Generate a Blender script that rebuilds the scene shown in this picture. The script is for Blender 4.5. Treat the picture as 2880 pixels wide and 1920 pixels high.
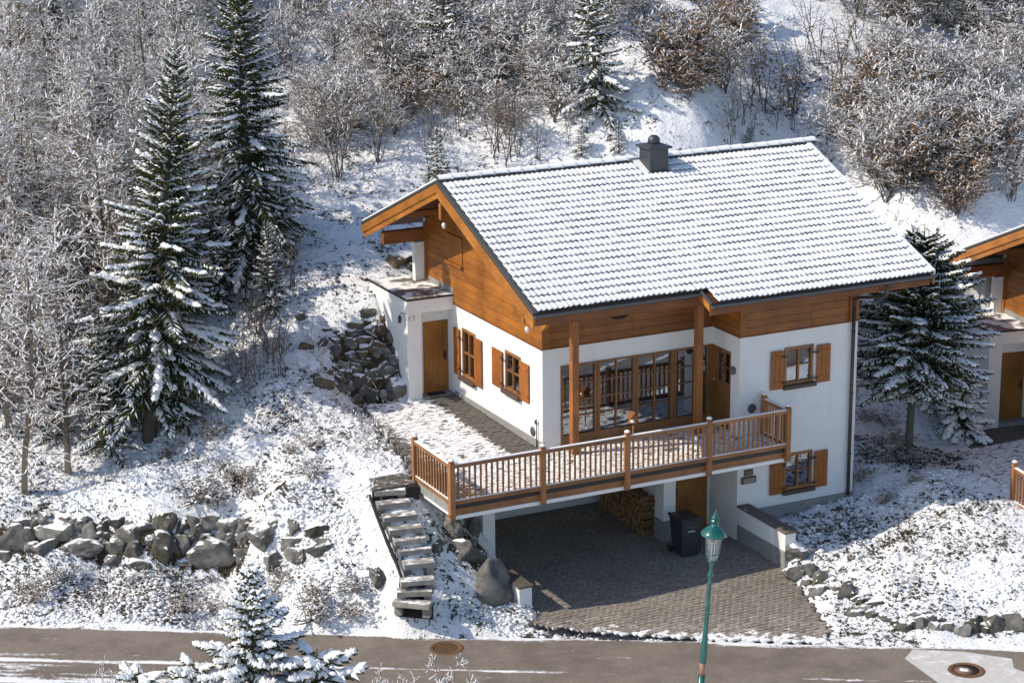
import bpy, math, random
from mathutils import Vector, Matrix, noise

# ---------------------------------------------------------------- camera, sky, sun, exposure
scene = bpy.context.scene
for o in list(bpy.data.objects):
    bpy.data.objects.remove(o, do_unlink=True)
COL = scene.collection

CAM = Vector((-24.5599, -48.1488, 17.7906))
YAW, PITCH, ROLL = 0.45753, -0.27056, -0.00823
cam_data = bpy.data.cameras.new('camera')
cam_data.sensor_width = 36.0
cam_data.lens = 77.95
cam_data.clip_start = 0.5
cam_data.clip_end = 2000.0
cam = bpy.data.objects.new('camera', cam_data)
COL.objects.link(cam)
fwd = Vector((math.sin(YAW) * math.cos(PITCH), math.cos(YAW) * math.cos(PITCH), math.sin(PITCH)))
rgt = Vector((math.cos(YAW), -math.sin(YAW), 0))
upv = rgt.cross(fwd)
rgt2 = rgt * math.cos(ROLL) + upv * math.sin(ROLL)
upv2 = upv * math.cos(ROLL) - rgt * math.sin(ROLL)
m = Matrix((rgt2, upv2, -fwd)).transposed().to_4x4()
m.translation = CAM
cam.matrix_world = m
scene.camera = cam

SUN_DIR = Vector((1.0, -0.20, -0.90)).normalized()      # the way the light travels
elev = math.asin(-SUN_DIR.z)
azim = math.atan2(-SUN_DIR.x, -SUN_DIR.y)               # compass angle of the sun from +Y, clockwise
world = bpy.data.worlds.new('World')
scene.world = world
world.use_nodes = True
nt = world.node_tree
bg = nt.nodes['Background']
sky = nt.nodes.new('ShaderNodeTexSky')
sky.sky_type = 'NISHITA'
sky.sun_disc = False
sky.sun_elevation = elev
sky.sun_rotation = azim
sky.altitude = 900
sky.air_density = 1.0
sky.dust_density = 1.2
nt.links.new(sky.outputs[0], bg.inputs[0])
bg.inputs[1].default_value = 0.15
sl = bpy.data.lights.new('sun', 'SUN')
sl.energy = 3.7
sl.angle = math.radians(0.5)
sl.color = (1.0, 0.90, 0.755)
so = bpy.data.objects.new('sun', sl)
so.rotation_euler = SUN_DIR.to_track_quat('-Z', 'Y').to_euler()
so.location = (-30, 10, 40)
COL.objects.link(so)
scene.view_settings.view_transform = 'Standard'
scene.view_settings.look = 'None'
scene.view_settings.exposure = 0.26
scene.view_settings.gamma = 1.0
scene.view_settings.use_curve_mapping = False
scene.render.engine = 'CYCLES'
scene.cycles.max_bounces = 6
scene.cycles.diffuse_bounces = 3
scene.cycles.glossy_bounces = 3
scene.cycles.transmission_bounces = 4
scene.cycles.transparent_max_bounces = 6

# ---------------------------------------------------------------- helpers
def tag(o, label=None, cat=None, group=None, kind=None):
    if label: o['label'] = label
    if cat: o['category'] = cat
    if group: o['group'] = group
    if kind: o['kind'] = kind
    return o

def thing(name, label, cat, loc=(0, 0, 0), rz=0.0, group=None, parent=None):
    o = bpy.data.objects.new(name, None)
    o.empty_display_size = 0.2
    COL.objects.link(o)
    o.location = loc
    o.rotation_euler = (0, 0, rz)
    return tag(o, label, cat, group)

class MB:
    """collects faces for ONE mesh object"""
    def __init__(self):
        self.v, self.f, self.m, self.s = [], [], [], []
    def face(self, pts, mi=0, smooth=False):
        b = len(self.v)
        self.v += [tuple(p) for p in pts]
        self.f.append(tuple(range(b, b + len(pts))))
        self.m.append(mi); self.s.append(smooth)
    def mesh(self, vs, fs, mi=0, smooth=False):
        b = len(self.v)
        self.v += [tuple(p) for p in vs]
        for f in fs:
            self.f.append(tuple(i + b for i in f)); self.m.append(mi); self.s.append(smooth)
    def box(self, x0, x1, y0, y1, z0, z1, mi=0, bev=0.0):
        if bev <= 0:
            vs = [(x0,y0,z0),(x1,y0,z0),(x1,y1,z0),(x0,y1,z0),(x0,y0,z1),(x1,y0,z1),(x1,y1,z1),(x0,y1,z1)]
            fs = [(0,3,2,1),(4,5,6,7),(0,1,5,4),(1,2,6,5),(2,3,7,6),(3,0,4,7)]
            self.mesh(vs, fs, mi); return
        b = min(bev, (x1-x0)*.45, (y1-y0)*.45, (z1-z0)*.45)
        vs = []; 
        for z, k in ((z0, b), (z0 + b, 0), (z1 - b, 0), (z1, b)):
            vs += [(x0+k,y0+k,z),(x1-k,y0+k,z),(x1-k,y1-k,z),(x0+k,y1-k,z)]
        fs = [(3,2,1,0),(12,13,14,15)]
        for r in range(3):
            for i in range(4):
                j = (i+1) % 4
                fs.append((r*4+i, r*4+j, r*4+4+j, r*4+4+i))
        self.mesh(vs, fs, mi)
    def prism(self, poly, axis, a0, a1, mi=0):
        """poly: 2D points, extruded along axis ('x','y','z') from a0 to a1"""
        n = len(poly)
        def P(p, a):
            return (a, p[0], p[1]) if axis == 'x' else ((p[0], a, p[1]) if axis == 'y' else (p[0], p[1], a))
        vs = [P(p, a0) for p in poly] + [P(p, a1) for p in poly]
        fs = [tuple(range(n))[::-1], tuple(range(n, 2*n))]
        for i in range(n):
            j = (i+1) % n
            fs.append((i, j, n+j, n+i))
        self.mesh(vs, fs, mi)
    def beam(self, p, q, w, h, up=(0,0,1), mi=0):
        """a rectangular bar from p to q"""
        p, q = Vector(p), Vector(q); d = (q-p).normalized(); up = Vector(up)
        s = d.cross(up).normalized() * (w/2); u = s.cross(d).normalized() * (h/2)
        vs = [p-s-u, p+s-u, p+s+u, p-s+u, q-s-u, q+s-u, q+s+u, q-s+u]
        self.mesh(vs, [(0,3,2,1),(4,5,6,7),(0,1,5,4),(1,2,6,5),(2,3,7,6),(3,0,4,7)], mi)
    def tube(self, pts, rad, n=6, mi=0, cap=True, smooth=True):
        pts = [Vector(p) for p in pts]
        rs = rad if isinstance(rad, (list, tuple)) else [rad]*len(pts)
        vs, fs = [], []
        ref = Vector((0.31, 0.17, 0.93))
        for i, p in enumerate(pts):
            d = (pts[min(i+1, len(pts)-1)] - pts[max(i-1, 0)])
            d = d.normalized() if d.length > 1e-9 else Vector((0, 0, 1))
            a = d.cross(ref)
            if a.length < 1e-3: a = d.cross(Vector((1, 0, 0)))
            a.normalize(); b = d.cross(a)
            for k in range(n):
                t = 2*math.pi*k/n
                vs.append(p + (a*math.cos(t) + b*math.sin(t))*rs[i])
        for i in range(len(pts)-1):
            for k in range(n):
                l = (k+1) % n
                fs.append((i*n+k, i*n+l, (i+1)*n+l, (i+1)*n+k))
        if cap:
            fs.append(tuple(range(n))[::-1]); fs.append(tuple(range((len(pts)-1)*n, len(pts)*n)))
        self.mesh(vs, fs, mi, smooth)
    def lathe(self, prof, n=16, mi=0, o=(0,0,0), smooth=True):
        vs, fs = [], []
        for r, z in prof:
            for k in range(n):
                t = 2*math.pi*k/n
                vs.append((o[0]+r*math.cos(t), o[1]+r*math.sin(t), o[2]+z))
        for i in range(len(prof)-1):
            for k in range(n):
                l = (k+1) % n
                fs.append((i*n+k, i*n+l, (i+1)*n+l, (i+1)*n+k))
        fs.append(tuple(range(n))[::-1]); fs.append(tuple(range((len(prof)-1)*n, len(prof)*n)))
        self.mesh(vs, fs, mi, smooth)
    def data(self, name, mats):
        me = bpy.data.meshes.new(name)
        me.from_pydata(self.v, [], self.f)
        for mt in (mats if isinstance(mats, (list, tuple)) else [mats]):
            me.materials.append(mt)
        if any(self.m): me.polygons.foreach_set('material_index', self.m)
        me.polygons.foreach_set('use_smooth', self.s)
        me.update()
        return me
    def build(self, name, mats, parent=None, loc=None):
        return link(name, self.data(name, mats), parent, loc)

def link(name, me, parent=None, loc=None, rot=None, scale=None):
    o = bpy.data.objects.new(name, me)
    COL.objects.link(o)
    if parent: o.parent = parent
    if loc: o.location = loc
    if rot: o.rotation_euler = rot
    if scale: o.scale = scale if isinstance(scale, (tuple, list)) else (scale,)*3
    return o

# ---------------------------------------------------------------- materials
def newmat(name):
    mt = bpy.data.materials.new(name); mt.use_nodes = True
    nt = mt.node_tree
    return mt, nt, nt.nodes['Principled BSDF']
def N(nt, t, **kw):
    n = nt.nodes.new(t)
    for k, v in kw.items():
        if k in n.bl_rna.properties.keys(): setattr(n, k, v)
        else: n.inputs[k].default_value = v
    return n
def coords(nt, scale=(1,1,1), space='Object', rot=(0,0,0)):
    tc = N(nt, 'ShaderNodeTexCoord'); mp = N(nt, 'ShaderNodeMapping')
    mp.inputs['Scale'].default_value = scale; mp.inputs['Rotation'].default_value = rot
    if space == 'World':
        g = N(nt, 'ShaderNodeNewGeometry'); nt.links.new(g.outputs['Position'], mp.inputs[0])
    else:
        nt.links.new(tc.outputs[space], mp.inputs[0])
    return mp.outputs[0]
def noise_n(nt, vec, scale, detail=3, rough=.55, dist=0.0):
    n = N(nt, 'ShaderNodeTexNoise', Scale=scale, Detail=detail, Roughness=rough, Distortion=dist)
    nt.links.new(vec, n.inputs['Vector']); return n.outputs['Fac']
def ramp(nt, fac, stops):
    r = N(nt, 'ShaderNodeValToRGB')
    while len(r.color_ramp.elements) < len(stops): r.color_ramp.elements.new(0.5)
    for e, (p, c) in zip(r.color_ramp.elements, stops):
        e.position = p; e.color = (c[0], c[1], c[2], 1) if not isinstance(c, (int, float)) else (c, c, c, 1)
    nt.links.new(fac, r.inputs[0]); return r.outputs[0]
def mixc(nt, fac, a, b):
    mx = N(nt, 'ShaderNodeMix', data_type='RGBA')
    for s, v in ((0, fac), (6, a), (7, b)):
        if hasattr(v, 'links'): nt.links.new(v, mx.inputs[s])
        elif isinstance(v, (int, float)): mx.inputs[s].default_value = v
        else: mx.inputs[s].default_value = (*v, 1)
    return mx.outputs[2]
def mathn(nt, op, a, b=None, clamp=False):
    n = N(nt, 'ShaderNodeMath', operation=op); n.use_clamp = clamp
    for i, v in enumerate((a, b)):
        if v is None: continue
        if hasattr(v, 'links'): nt.links.new(v, n.inputs[i])
        else: n.inputs[i].default_value = v
    return n.outputs[0]
def bump(nt, p, h, strength=.3, dist=.02):
    b = N(nt, 'ShaderNodeBump', Strength=strength, Distance=dist)
    nt.links.new(h, b.inputs['Height']); nt.links.new(b.outputs[0], p.inputs['Normal'])

SNOW = (0.87, 0.875, 0.885)
def mat_snow(name='snow', scale=9.0):
    mt, nt, p = newmat(name)
    v = coords(nt, space='World')
    n1 = noise_n(nt, v, scale, 4)
    nt.links.new(ramp(nt, n1, [(.3, (.80, .81, .825)), (.65, SNOW)]), p.inputs['Base Color'])
    p.inputs['Roughness'].default_value = .85
    p.inputs['Specular IOR Level'].default_value = .15
    bump(nt, p, n1, .35, .03)
    return mt
def mat_wood(name, c0, c1, axis='y', rough=.5, island=True):
    mt, nt, p = newmat(name)
    sc = {'x': (1.2, 14, 14), 'y': (14, 1.2, 14), 'z': (14, 14, 1.2)}[axis]
    v = coords(nt, sc)
    n1 = noise_n(nt, v, 1.6, 5, .6, .6)
    oi = N(nt, 'ShaderNodeObjectInfo')
    base = ramp(nt, n1, [(.25, c0), (.75, c1)])
    hsv = N(nt, 'ShaderNodeHueSaturation')
    nt.links.new(base, hsv.inputs['Color'])
    mr = N(nt, 'ShaderNodeMapRange'); mr.inputs[3].default_value = .82; mr.inputs[4].default_value = 1.14
    nt.links.new(oi.outputs['Random'], mr.inputs[0]); nt.links.new(mr.outputs[0], hsv.inputs['Value'])
    w = noise_n(nt, coords(nt, (1, 1, 1)), 1.3, 4)
    col = mixc(nt, ramp(nt, w, [(.40, 0.0), (.68, .6)]), hsv.outputs[0], tuple(c*.5 for c in c0))
    nt.links.new(col, p.inputs['Base Color'])
    p.inputs['Roughness'].default_value = rough
    bump(nt, p, n1, .25, .006)
    return mt
def mat_plain(name, c, rough=.6, var=.12, scale=6, metal=0.0, spec=.5, bmp=.1):
    mt, nt, p = newmat(name)
    n1 = noise_n(nt, coords(nt), scale, 5, .6)
    nt.links.new(ramp(nt, n1, [(.25, tuple(x*(1-var) for x in c)), (.75, tuple(min(1, x*(1+var)) for x in c))]), p.inputs['Base Color'])
    p.inputs['Roughness'].default_value = rough; p.inputs['Metallic'].default_value = metal
    p.inputs['Specular IOR Level'].default_value = spec
    if bmp: bump(nt, p, n1, bmp, .01)
    return mt
def snow_mask(nt, lo=.45, hi=.75, namt=.5, nscale=4.0, bias=0.0, space='World'):
    """snow lies where a surface faces the sky, broken up by noise"""
    g = N(nt, 'ShaderNodeNewGeometry'); sx = N(nt, 'ShaderNodeSeparateXYZ')
    nt.links.new(g.outputs['Normal'], sx.inputs[0])
    v = coords(nt, space=space)
    n = noise_n(nt, v, nscale, 4, .6)
    a = mathn(nt, 'ADD', sx.outputs[2], mathn(nt, 'MULTIPLY', mathn(nt, 'SUBTRACT', n, .5 - bias), namt*2))
    mr = N(nt, 'ShaderNodeMapRange'); mr.inputs[1].default_value = lo; mr.inputs[2].default_value = hi
    nt.links.new(a, mr.inputs[0]); return mr.outputs[0]
def mat_snowy(name, c0, c1, scale=5, rough=.9, lo=.5, hi=.7, namt=.45, nscale=4., bias=0., moss=None, bmp=.6):
    mt, nt, p = newmat(name)
    v = coords(nt, space='World')
    n1 = noise_n(nt, v, scale, 6, .65)
    vo = N(nt, 'ShaderNodeTexVoronoi', Scale=scale*1.1, feature='DISTANCE_TO_EDGE'); nt.links.new(v, vo.inputs['Vector'])
    n9 = noise_n(nt, v, scale*6, 4, .7)
    base = ramp(nt, mathn(nt, 'ADD', mathn(nt, 'MULTIPLY', n1, .75), mathn(nt, 'MULTIPLY', n9, .25)), [(.33, c0), (.66, c1)])
    oi = N(nt, 'ShaderNodeObjectInfo')
    if moss:
        n2 = noise_n(nt, v, 2.6, 4)
        base = mixc(nt, ramp(nt, n2, [(.55, 0.0), (.68, .8)]), base, moss)
    hsv = N(nt, 'ShaderNodeHueSaturation'); nt.links.new(base, hsv.inputs['Color'])
    mr = N(nt, 'ShaderNodeMapRange'); mr.inputs[3].default_value = .75; mr.inputs[4].default_value = 1.25
    nt.links.new(oi.outputs['Random'], mr.inputs[0]); nt.links.new(mr.outputs[0], hsv.inputs['Value'])
    sm = snow_mask(nt, lo, hi, namt, nscale, bias)
    nt.links.new(mixc(nt, sm, hsv.outputs[0], SNOW), p.inputs['Base Color'])
    p.inputs['Roughness'].default_value = rough
    p.inputs['Specular IOR Level'].default_value = .25
    bump(nt, p, n1, bmp, .03)
    return mt
# ---------------------------------------------------------------- the lie of the land
DS, DN = (0.85925, -0.51155), (0.51155, 0.85925)       # along the road, and uphill from it
def sn(x, y): return x*DS[0] + y*DS[1], x*DN[0] + y*DN[1]
def xy(s, n): return s*DS[0] + n*DN[0], s*DS[1] + n*DN[1]
def sstep(a, b, x):
    t = max(0.0, min(1.0, (x-a)/(b-a))); return t*t*(3-2*t)
def hill(s, n):
    t = max(0.0, min(1.0, (s-4)/10.0)); drop = 3.0*t + 0.12*max(0.0, s-14)
    z = 2.2 + .42*(n-5.5) - drop
    if n > 26: z -= .10*(n-26)
    return z
CTRL = [  # surveyed points (x, y, z)
 # bank on the left, from the road verge up to the foot of the rock wall, and the ground above it
 *[(*xy(s, -4.9), -3.17) for s in (-24,-20,-16,-12,-9,-6,-3.5)], *[(*xy(s, -3.4), -2.85) for s in (-22,-16,-12,-9,-6.5)],
 *[(*xy(s, -2.15), -2.68) for s in (-22,-18,-14,-11,-9,-7.4)], *[(*xy(s, -1.55), -1.5) for s in (-22,-18,-14,-11,-9,-7.4)],
 *[(*xy(s, 0.1), -1.1) for s in (-20,-15,-12,-10)], (-8.9,4.6,-.45), (-7.2,1.4,-.95), (-6.2,2.6,-.5),
 *[(*xy(s, 2.0), -.45) for s in (-20,-15,-11.5)], *[(*xy(s, 4.5), .55) for s in (-20,-15,-11)],
 # slope left of the patio and the rock embankment by the porch
 (-4.45,5.27,.75), (-1.75,5.35,.05), (-2.8,5.6,.12), (-3.5,4.4,.12), (-4.2,3.0,-.05), (-4.3,1.5,-.25), (-4.6,0.4,-.35), (-5.3,0.7,-.6),
 (-1.6,6.3,1.2), (-1.6,7.4,2.35), (-2.6,7.2,1.9), (-3.4,6.3,1.15), (-3.7,8.5,2.2), (-1.0,9.0,3.0), (1.5,9.5,3.2), (5.0,9.5,3.0),
 # steps and the stony slope beside the drive
 (-4.55,-.8,-.42), (-4.75,-1.8,-1.35), (-4.95,-2.6,-2.15), (-5.1,-3.1,-2.6), (-5.6,-.6,-1.25), (-5.9,-1.4,-2.3), (-6.4,-.2,-1.7), (-6.6,-1.1,-2.55),
 (-3.7,-.8,-.75), (-3.2,-1.2,-1.2), (-2.5,-1.4,-1.75), (-2.05,-1.2,-2.3), (-2.15,-2.6,-2.8), (-3.3,-2.2,-2.0), (-3.9,-2.2,-1.95), (-2.9,-2.9,-2.95), (-4.0,-3.0,-2.75),
 (-2.2,-3.2,-3.10), (-3.3,-3.55,-3.08), (-4.4,-2.95,-2.85), (-2.05,0.2,-1.2), (-2.6,0.6,-.5),
 # right of the house
 (5.35,-1.5,-2.5), (6.5,-1.4,-2.5), (8.7,-1.35,-2.32), (5.4,-3.4,-2.55), (6.5,-3.2,-2.5), (8.3,-3.2,-2.4), (9.6,-1.6,-2.15), (9.6,1.8,-1.5), (10.2,5.0,.1), (11.0,8.0,1.8), (9.2,3.5,-.7),
 (11.2,-.4,-1.85), (10.6,-3.0,-1.65), (10.3,-5.6,-2.0), (8.6,-5.4,-2.3), (7.0,-5.3,-2.55), (6.3,-7.3,-2.75), (5.4,-5.9,-2.8), (5.5,-4.2,-2.75), (5.2,-6.6,-2.98), (7.5,-9.3,-3.05), (7.9,-8.2,-2.7), (10.5,-10.3,-3.0), (10.8,-8.6,-2.5),
 (4.9,-5.0,-3.08), (4.35,-7.2,-3.12), (12.4,-4.6,-2.3), (12.8,-2.2,-2.15), (13.2,1.0,-1.95), (12.8,3.0,-1.2), (13.3,5.2,.1), (14.5,8.0,1.5), (15.5,-6.5,-2.6), (18,-9,-3.0), (20,-12,-3.1),
 *[(*xy(s, -4.9), -3.17) for s in (4.5,8,12,16,20,26)],
]
for s in (-30,-22,-15,-8):
    for n in (8, 12, 17, 24, 34): CTRL.append((*xy(s, n), hill(s, n)))
for s in (-2, 4, 10):
    for n in (14, 18, 24, 34): CTRL.append((*xy(s, n), hill(s, n)))
for s in (16, 22, 30):
    for n in (13, 18, 24, 34): CTRL.append((*xy(s, n), hill(s, n)))
def _solve_tps(pts, reg=0.02):
    import numpy as np
    P = np.array(pts, float); n = len(P)
    d = np.hypot(P[:, None, 0]-P[None, :, 0], P[:, None, 1]-P[None, :, 1])
    K = np.where(d > 0, d*d*np.log(np.maximum(d, 1e-9)), 0.0) + np.eye(n)*reg
    A = np.zeros((n+3, n+3)); A[:n, :n] = K; A[:n, n] = 1; A[:n, n+1:] = P[:, :2]; A[n, :n] = 1; A[n+1:, :n] = P[:, :2].T
    w = np.linalg.solve(A, np.r_[P[:, 2], 0, 0, 0])
    return P, w
_P, _Wt = _solve_tps(CTRL)
def tps_grid(X, Y):
    import numpy as np
    out = np.empty(X.shape)
    for i in range(X.shape[0]):
        d2 = (X[i][:, None]-_P[None, :, 0])**2 + (Y[i][:, None]-_P[None, :, 1])**2
        out[i] = (0.5*d2*np.log(np.maximum(d2, 1e-12))) @ _Wt[:-3] + _Wt[-3] + _Wt[-2]*X[i] + _Wt[-1]*Y[i]
    return out
def inside(p, poly):
    x, y = p; c = False; j = len(poly)-1
    for i in range(len(poly)):
        xi, yi = poly[i]; xj, yj = poly[j]
        if (yi > y) != (yj > y) and x < (xj-xi)*(y-yi)/(yj-yi)+xi: c = not c
        j = i
    return c
DRIVE = [(-1.78,3.02),(-1.78,-2.95),(-1.85,-3.35),xy(-.2,-4.05),xy(1.2,-4.42),xy(4.0,-4.70),xy(7.0,-4.8),(4.04,-7.2),(4.66,-5.25),(5.06,-3.75),(5.06,3.02)]
PATIO = [(0.02,5.75),(-1.45,5.34),(-2.62,5.55),(-3.42,.8),(-3.72,.0),(-3.78,-2.5),(5.76,-2.5),(5.76,-1.3),(5.04,-1.3),(5.04,.02),(.02,.02)]
LANDING = [(-4.98,-.55),(-3.8,-.72),(-3.72,.12),(-4.55,.32)]
def nbw(x, y):                                           # the neighbour's ground plan in world coordinates
    c, s_ = math.cos(-.172), math.sin(-.172); return (c*x-s_*y+15.66, s_*x+c*y-4.24)
NBPAD = [nbw(*q) for q in ((-3.6,-2.5),(-3.3,.8),(-2.4,5.3),(-1.3,5.33),(-1.3,7.8),(5,7.8),(5,-2.5))]
HOUSE = [(0.06,.06),(5.1,.06),(5.1,-1.29),(8.64,-1.29),(8.64,7.0),(.06,7.0)]
def ground_base(X, Y):
    """height of the natural ground on numpy grids, before the small lumps"""
    import numpy as np
    S = X*DS[0] + Y*DS[1]; Nn = X*DN[0] + Y*DN[1]
    T = np.clip((S-4)/10.0, 0, 1); drop = 3.0*T + .12*np.maximum(0, S-14)
    H = 2.2 + .42*(Nn-5.5) - drop - .10*np.maximum(0, Nn-26)
    H = np.where(Nn > 60, 2.2+.42*54.5-drop-3.4 + .25*(Nn-60), H)
    Z = tps_grid(X, Y)
    far = np.clip((np.maximum(np.maximum(np.abs(S)-28, Nn-28), 0))/6.0, 0, 1)
    flat = np.where(Nn < -4.9, -3.2, H)
    Z = Z*(1-far) + np.where(Nn < 2, np.where(Nn < -4.9, -3.2, -3.2 + np.clip(Nn+4.9, 0, 7)*.2), H)*far
    near = np.clip((-4.75-Nn)/.35, 0, 1)
    low = np.where(Nn < -10.3, -3.3 - .30*np.clip(-10.3-Nn, 0, 40), -3.26)
    return Z*(1-near) + low*near
# ---------------------------------------------------------------- materials of the setting
import numpy as np
M = {}
M['snow'] = mat_snow()
def mat_ground():
    mt, nt, p = newmat('snowy_ground')
    v = coords(nt, space='World')
    at = N(nt, 'ShaderNodeAttribute', attribute_name='litter')
    big = noise_n(nt, v, .8, 3)
    f1 = noise_n(nt, v, 5.5, 3, .6, .8)
    f2 = noise_n(nt, v, 15, 3, .6, 1.2)
    lit = mathn(nt, 'ADD', mathn(nt, 'MULTIPLY', f1, .5), mathn(nt, 'MULTIPLY', f2, .5))
    lit = mathn(nt, 'ADD', lit, mathn(nt, 'MULTIPLY', mathn(nt, 'SUBTRACT', big, .5), .34))
    lit = mathn(nt, 'ADD', lit, mathn(nt, 'MULTIPLY', at.outputs['Fac'], .30))
    mr = N(nt, 'ShaderNodeMapRange'); mr.inputs[1].default_value = .685; mr.inputs[2].default_value = .735
    nt.links.new(lit, mr.inputs[0])
    c = noise_n(nt, v, 7, 3)
    dirt = ramp(nt, c, [(.3, (.030, .024, .016)), (.55, (.075, .055, .034)), (.75, (.06, .058, .025))])
    snow = ramp(nt, f1, [(.3, (.80, .815, .84)), (.6, SNOW)])
    nt.links.new(mixc(nt, mr.outputs[0], snow, dirt), p.inputs['Base Color'])
    p.inputs['Roughness'].default_value = .9; p.inputs['Specular IOR Level'].default_value = .12
    h = mathn(nt, 'SUBTRACT', mathn(nt, 'MULTIPLY', f1, .7), mathn(nt, 'MULTIPLY', mr.outputs[0], .35))
    bump(nt, p, mathn(nt, 'ADD', h, mathn(nt, 'MULTIPLY', f2, .35)), .9, .09)
    return mt
M['ground'] = mat_ground()
def mat_asphalt():
    mt, nt, p = newmat('asphalt')
    v = coords(nt, space='World')
    ang = math.atan2(DS[1], DS[0])
    tc = coords(nt, (1, 1, 1), 'World', (0, 0, -ang))      # x runs along the road
    fine = noise_n(nt, v, 60, 3, .7)
    wear = noise_n(nt, v, 1.1, 4, .6)
    base = ramp(nt, mathn(nt, 'ADD', mathn(nt, 'MULTIPLY', fine, .6), mathn(nt, 'MULTIPLY', noise_n(nt, v, 14, 4, .7), .4)), [(.34, (.135, .112, .092)), (.66, (.31, .262, .218))])
    base = mixc(nt, ramp(nt, wear, [(.4, 0.0), (.62, .6)]), base, (.125, .102, .084))
    mp = N(nt, 'ShaderNodeMapping'); mp.inputs['Scale'].default_value = (.30, 3.0, 1); nt.links.new(tc, mp.inputs[0])
    st = mathn(nt, 'ADD', mathn(nt, 'MULTIPLY', noise_n(nt, mp.outputs[0], 1.0, 5, .66, .6), .78), mathn(nt, 'MULTIPLY', noise_n(nt, v, 9, 4, .7), .22))
    sx = N(nt, 'ShaderNodeSeparateXYZ'); nt.links.new(tc, sx.inputs[0])
    # more packed snow up the road, and thin lines of it along the wheel tracks and the verge
    up = N(nt, 'ShaderNodeMapRange'); up.inputs[1].default_value = -2; up.inputs[2].default_value = -15; up.inputs[3].default_value = 0; up.inputs[4].default_value = .15
    nt.links.new(sx.outputs[0], up.inputs[0])
    mid = N(nt, 'ShaderNodeMapRange'); mid.inputs[1].default_value = -6.2; mid.inputs[2].default_value = -7.0; mid.inputs[3].default_value = 0; mid.inputs[4].default_value = 1
    nt.links.new(sx.outputs[1], mid.inputs[0])
    def line(n0, w, a):
        d = mathn(nt, 'ABSOLUTE', mathn(nt, 'SUBTRACT', sx.outputs[1], n0))
        return mathn(nt, 'MULTIPLY', mathn(nt, 'SUBTRACT', 1.0, mathn(nt, 'DIVIDE', d, w), True), a)
    edge = line(-4.85, .35, .30)
    tr1 = line(-6.85, .16, .22); tr2 = line(-7.9, .4, .15)
    a = mathn(nt, 'ADD', st, mathn(nt, 'MULTIPLY', up.outputs[0], mid.outputs[0]))
    for e in (edge, tr1, tr2): a = mathn(nt, 'ADD', a, e)
    mr = N(nt, 'ShaderNodeMapRange'); mr.inputs[1].default_value = .645; mr.inputs[2].default_value = .72; nt.links.new(a, mr.inputs[0])
    nt.links.new(mixc(nt, mr.outputs[0], base, (.78, .79, .81)), p.inputs['Base Color'])
    r = mixc(nt, mr.outputs[0], ramp(nt, wear, [(.3, .55), (.7, .85)]), (.9, .9, .9))
    nt.links.new(r, p.inputs['Roughness'])
    p.inputs['Specular IOR Level'].default_value = .3
    bump(nt, p, mathn(nt, 'ADD', fine, mathn(nt, 'MULTIPLY', mr.outputs[0], 1.5)), .35, .012)
    return mt
M['asphalt'] = mat_asphalt()
M['concrete_patch'] = mat_snowy('pale_concrete', (.40, .385, .365), (.52, .50, .48), 9, .85, 1.02, 1.2, .3, 3, 0, None, .2)
def mat_paver():
    mt, nt, p = newmat('drive_paver'); v = coords(nt, space='World')
    n = noise_n(nt, v, 9, 5, .65); big = noise_n(nt, v, .6, 3)
    base = ramp(nt, mathn(nt, 'ADD', mathn(nt, 'MULTIPLY', n, .7), mathn(nt, 'MULTIPLY', big, .3)), [(.36, (.165, .142, .12)), (.64, (.36, .315, .27))])
    oi = N(nt, 'ShaderNodeObjectInfo'); hsv = N(nt, 'ShaderNodeHueSaturation'); nt.links.new(base, hsv.inputs['Color'])
    mr = N(nt, 'ShaderNodeMapRange'); mr.inputs[3].default_value = .80; mr.inputs[4].default_value = 1.2; nt.links.new(oi.outputs['Random'], mr.inputs[0]); nt.links.new(mr.outputs[0], hsv.inputs['Value'])
    # snow pushed aside by tyres lies along the lower end of the drive
    tc = coords(nt, (1, 1, 1), 'World', (0, 0, -math.atan2(DS[1], DS[0]))); sx = N(nt, 'ShaderNodeSeparateXYZ'); nt.links.new(tc, sx.inputs[0])
    e = N(nt, 'ShaderNodeMapRange'); e.inputs[1].default_value = -3.7; e.inputs[2].default_value = -4.9; e.inputs[3].default_value = 0; e.inputs[4].default_value = .42; nt.links.new(sx.outputs[1], e.inputs[0])
    a = mathn(nt, 'ADD', noise_n(nt, v, 4.5, 4, .65), e.outputs[0]); k = N(nt, 'ShaderNodeMapRange'); k.inputs[1].default_value = .74; k.inputs[2].default_value = .82; nt.links.new(a, k.inputs[0])
    nt.links.new(mixc(nt, k.outputs[0], hsv.outputs[0], SNOW), p.inputs['Base Color']); p.inputs['Roughness'].default_value = .85; p.inputs['Specular IOR Level'].default_value = .25
    bump(nt, p, n, .4, .02); return mt
M['paver'] = mat_paver()
M['bed'] = mat_plain('sand_bed', (.05, .042, .035), .95, .3, 12)
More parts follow.
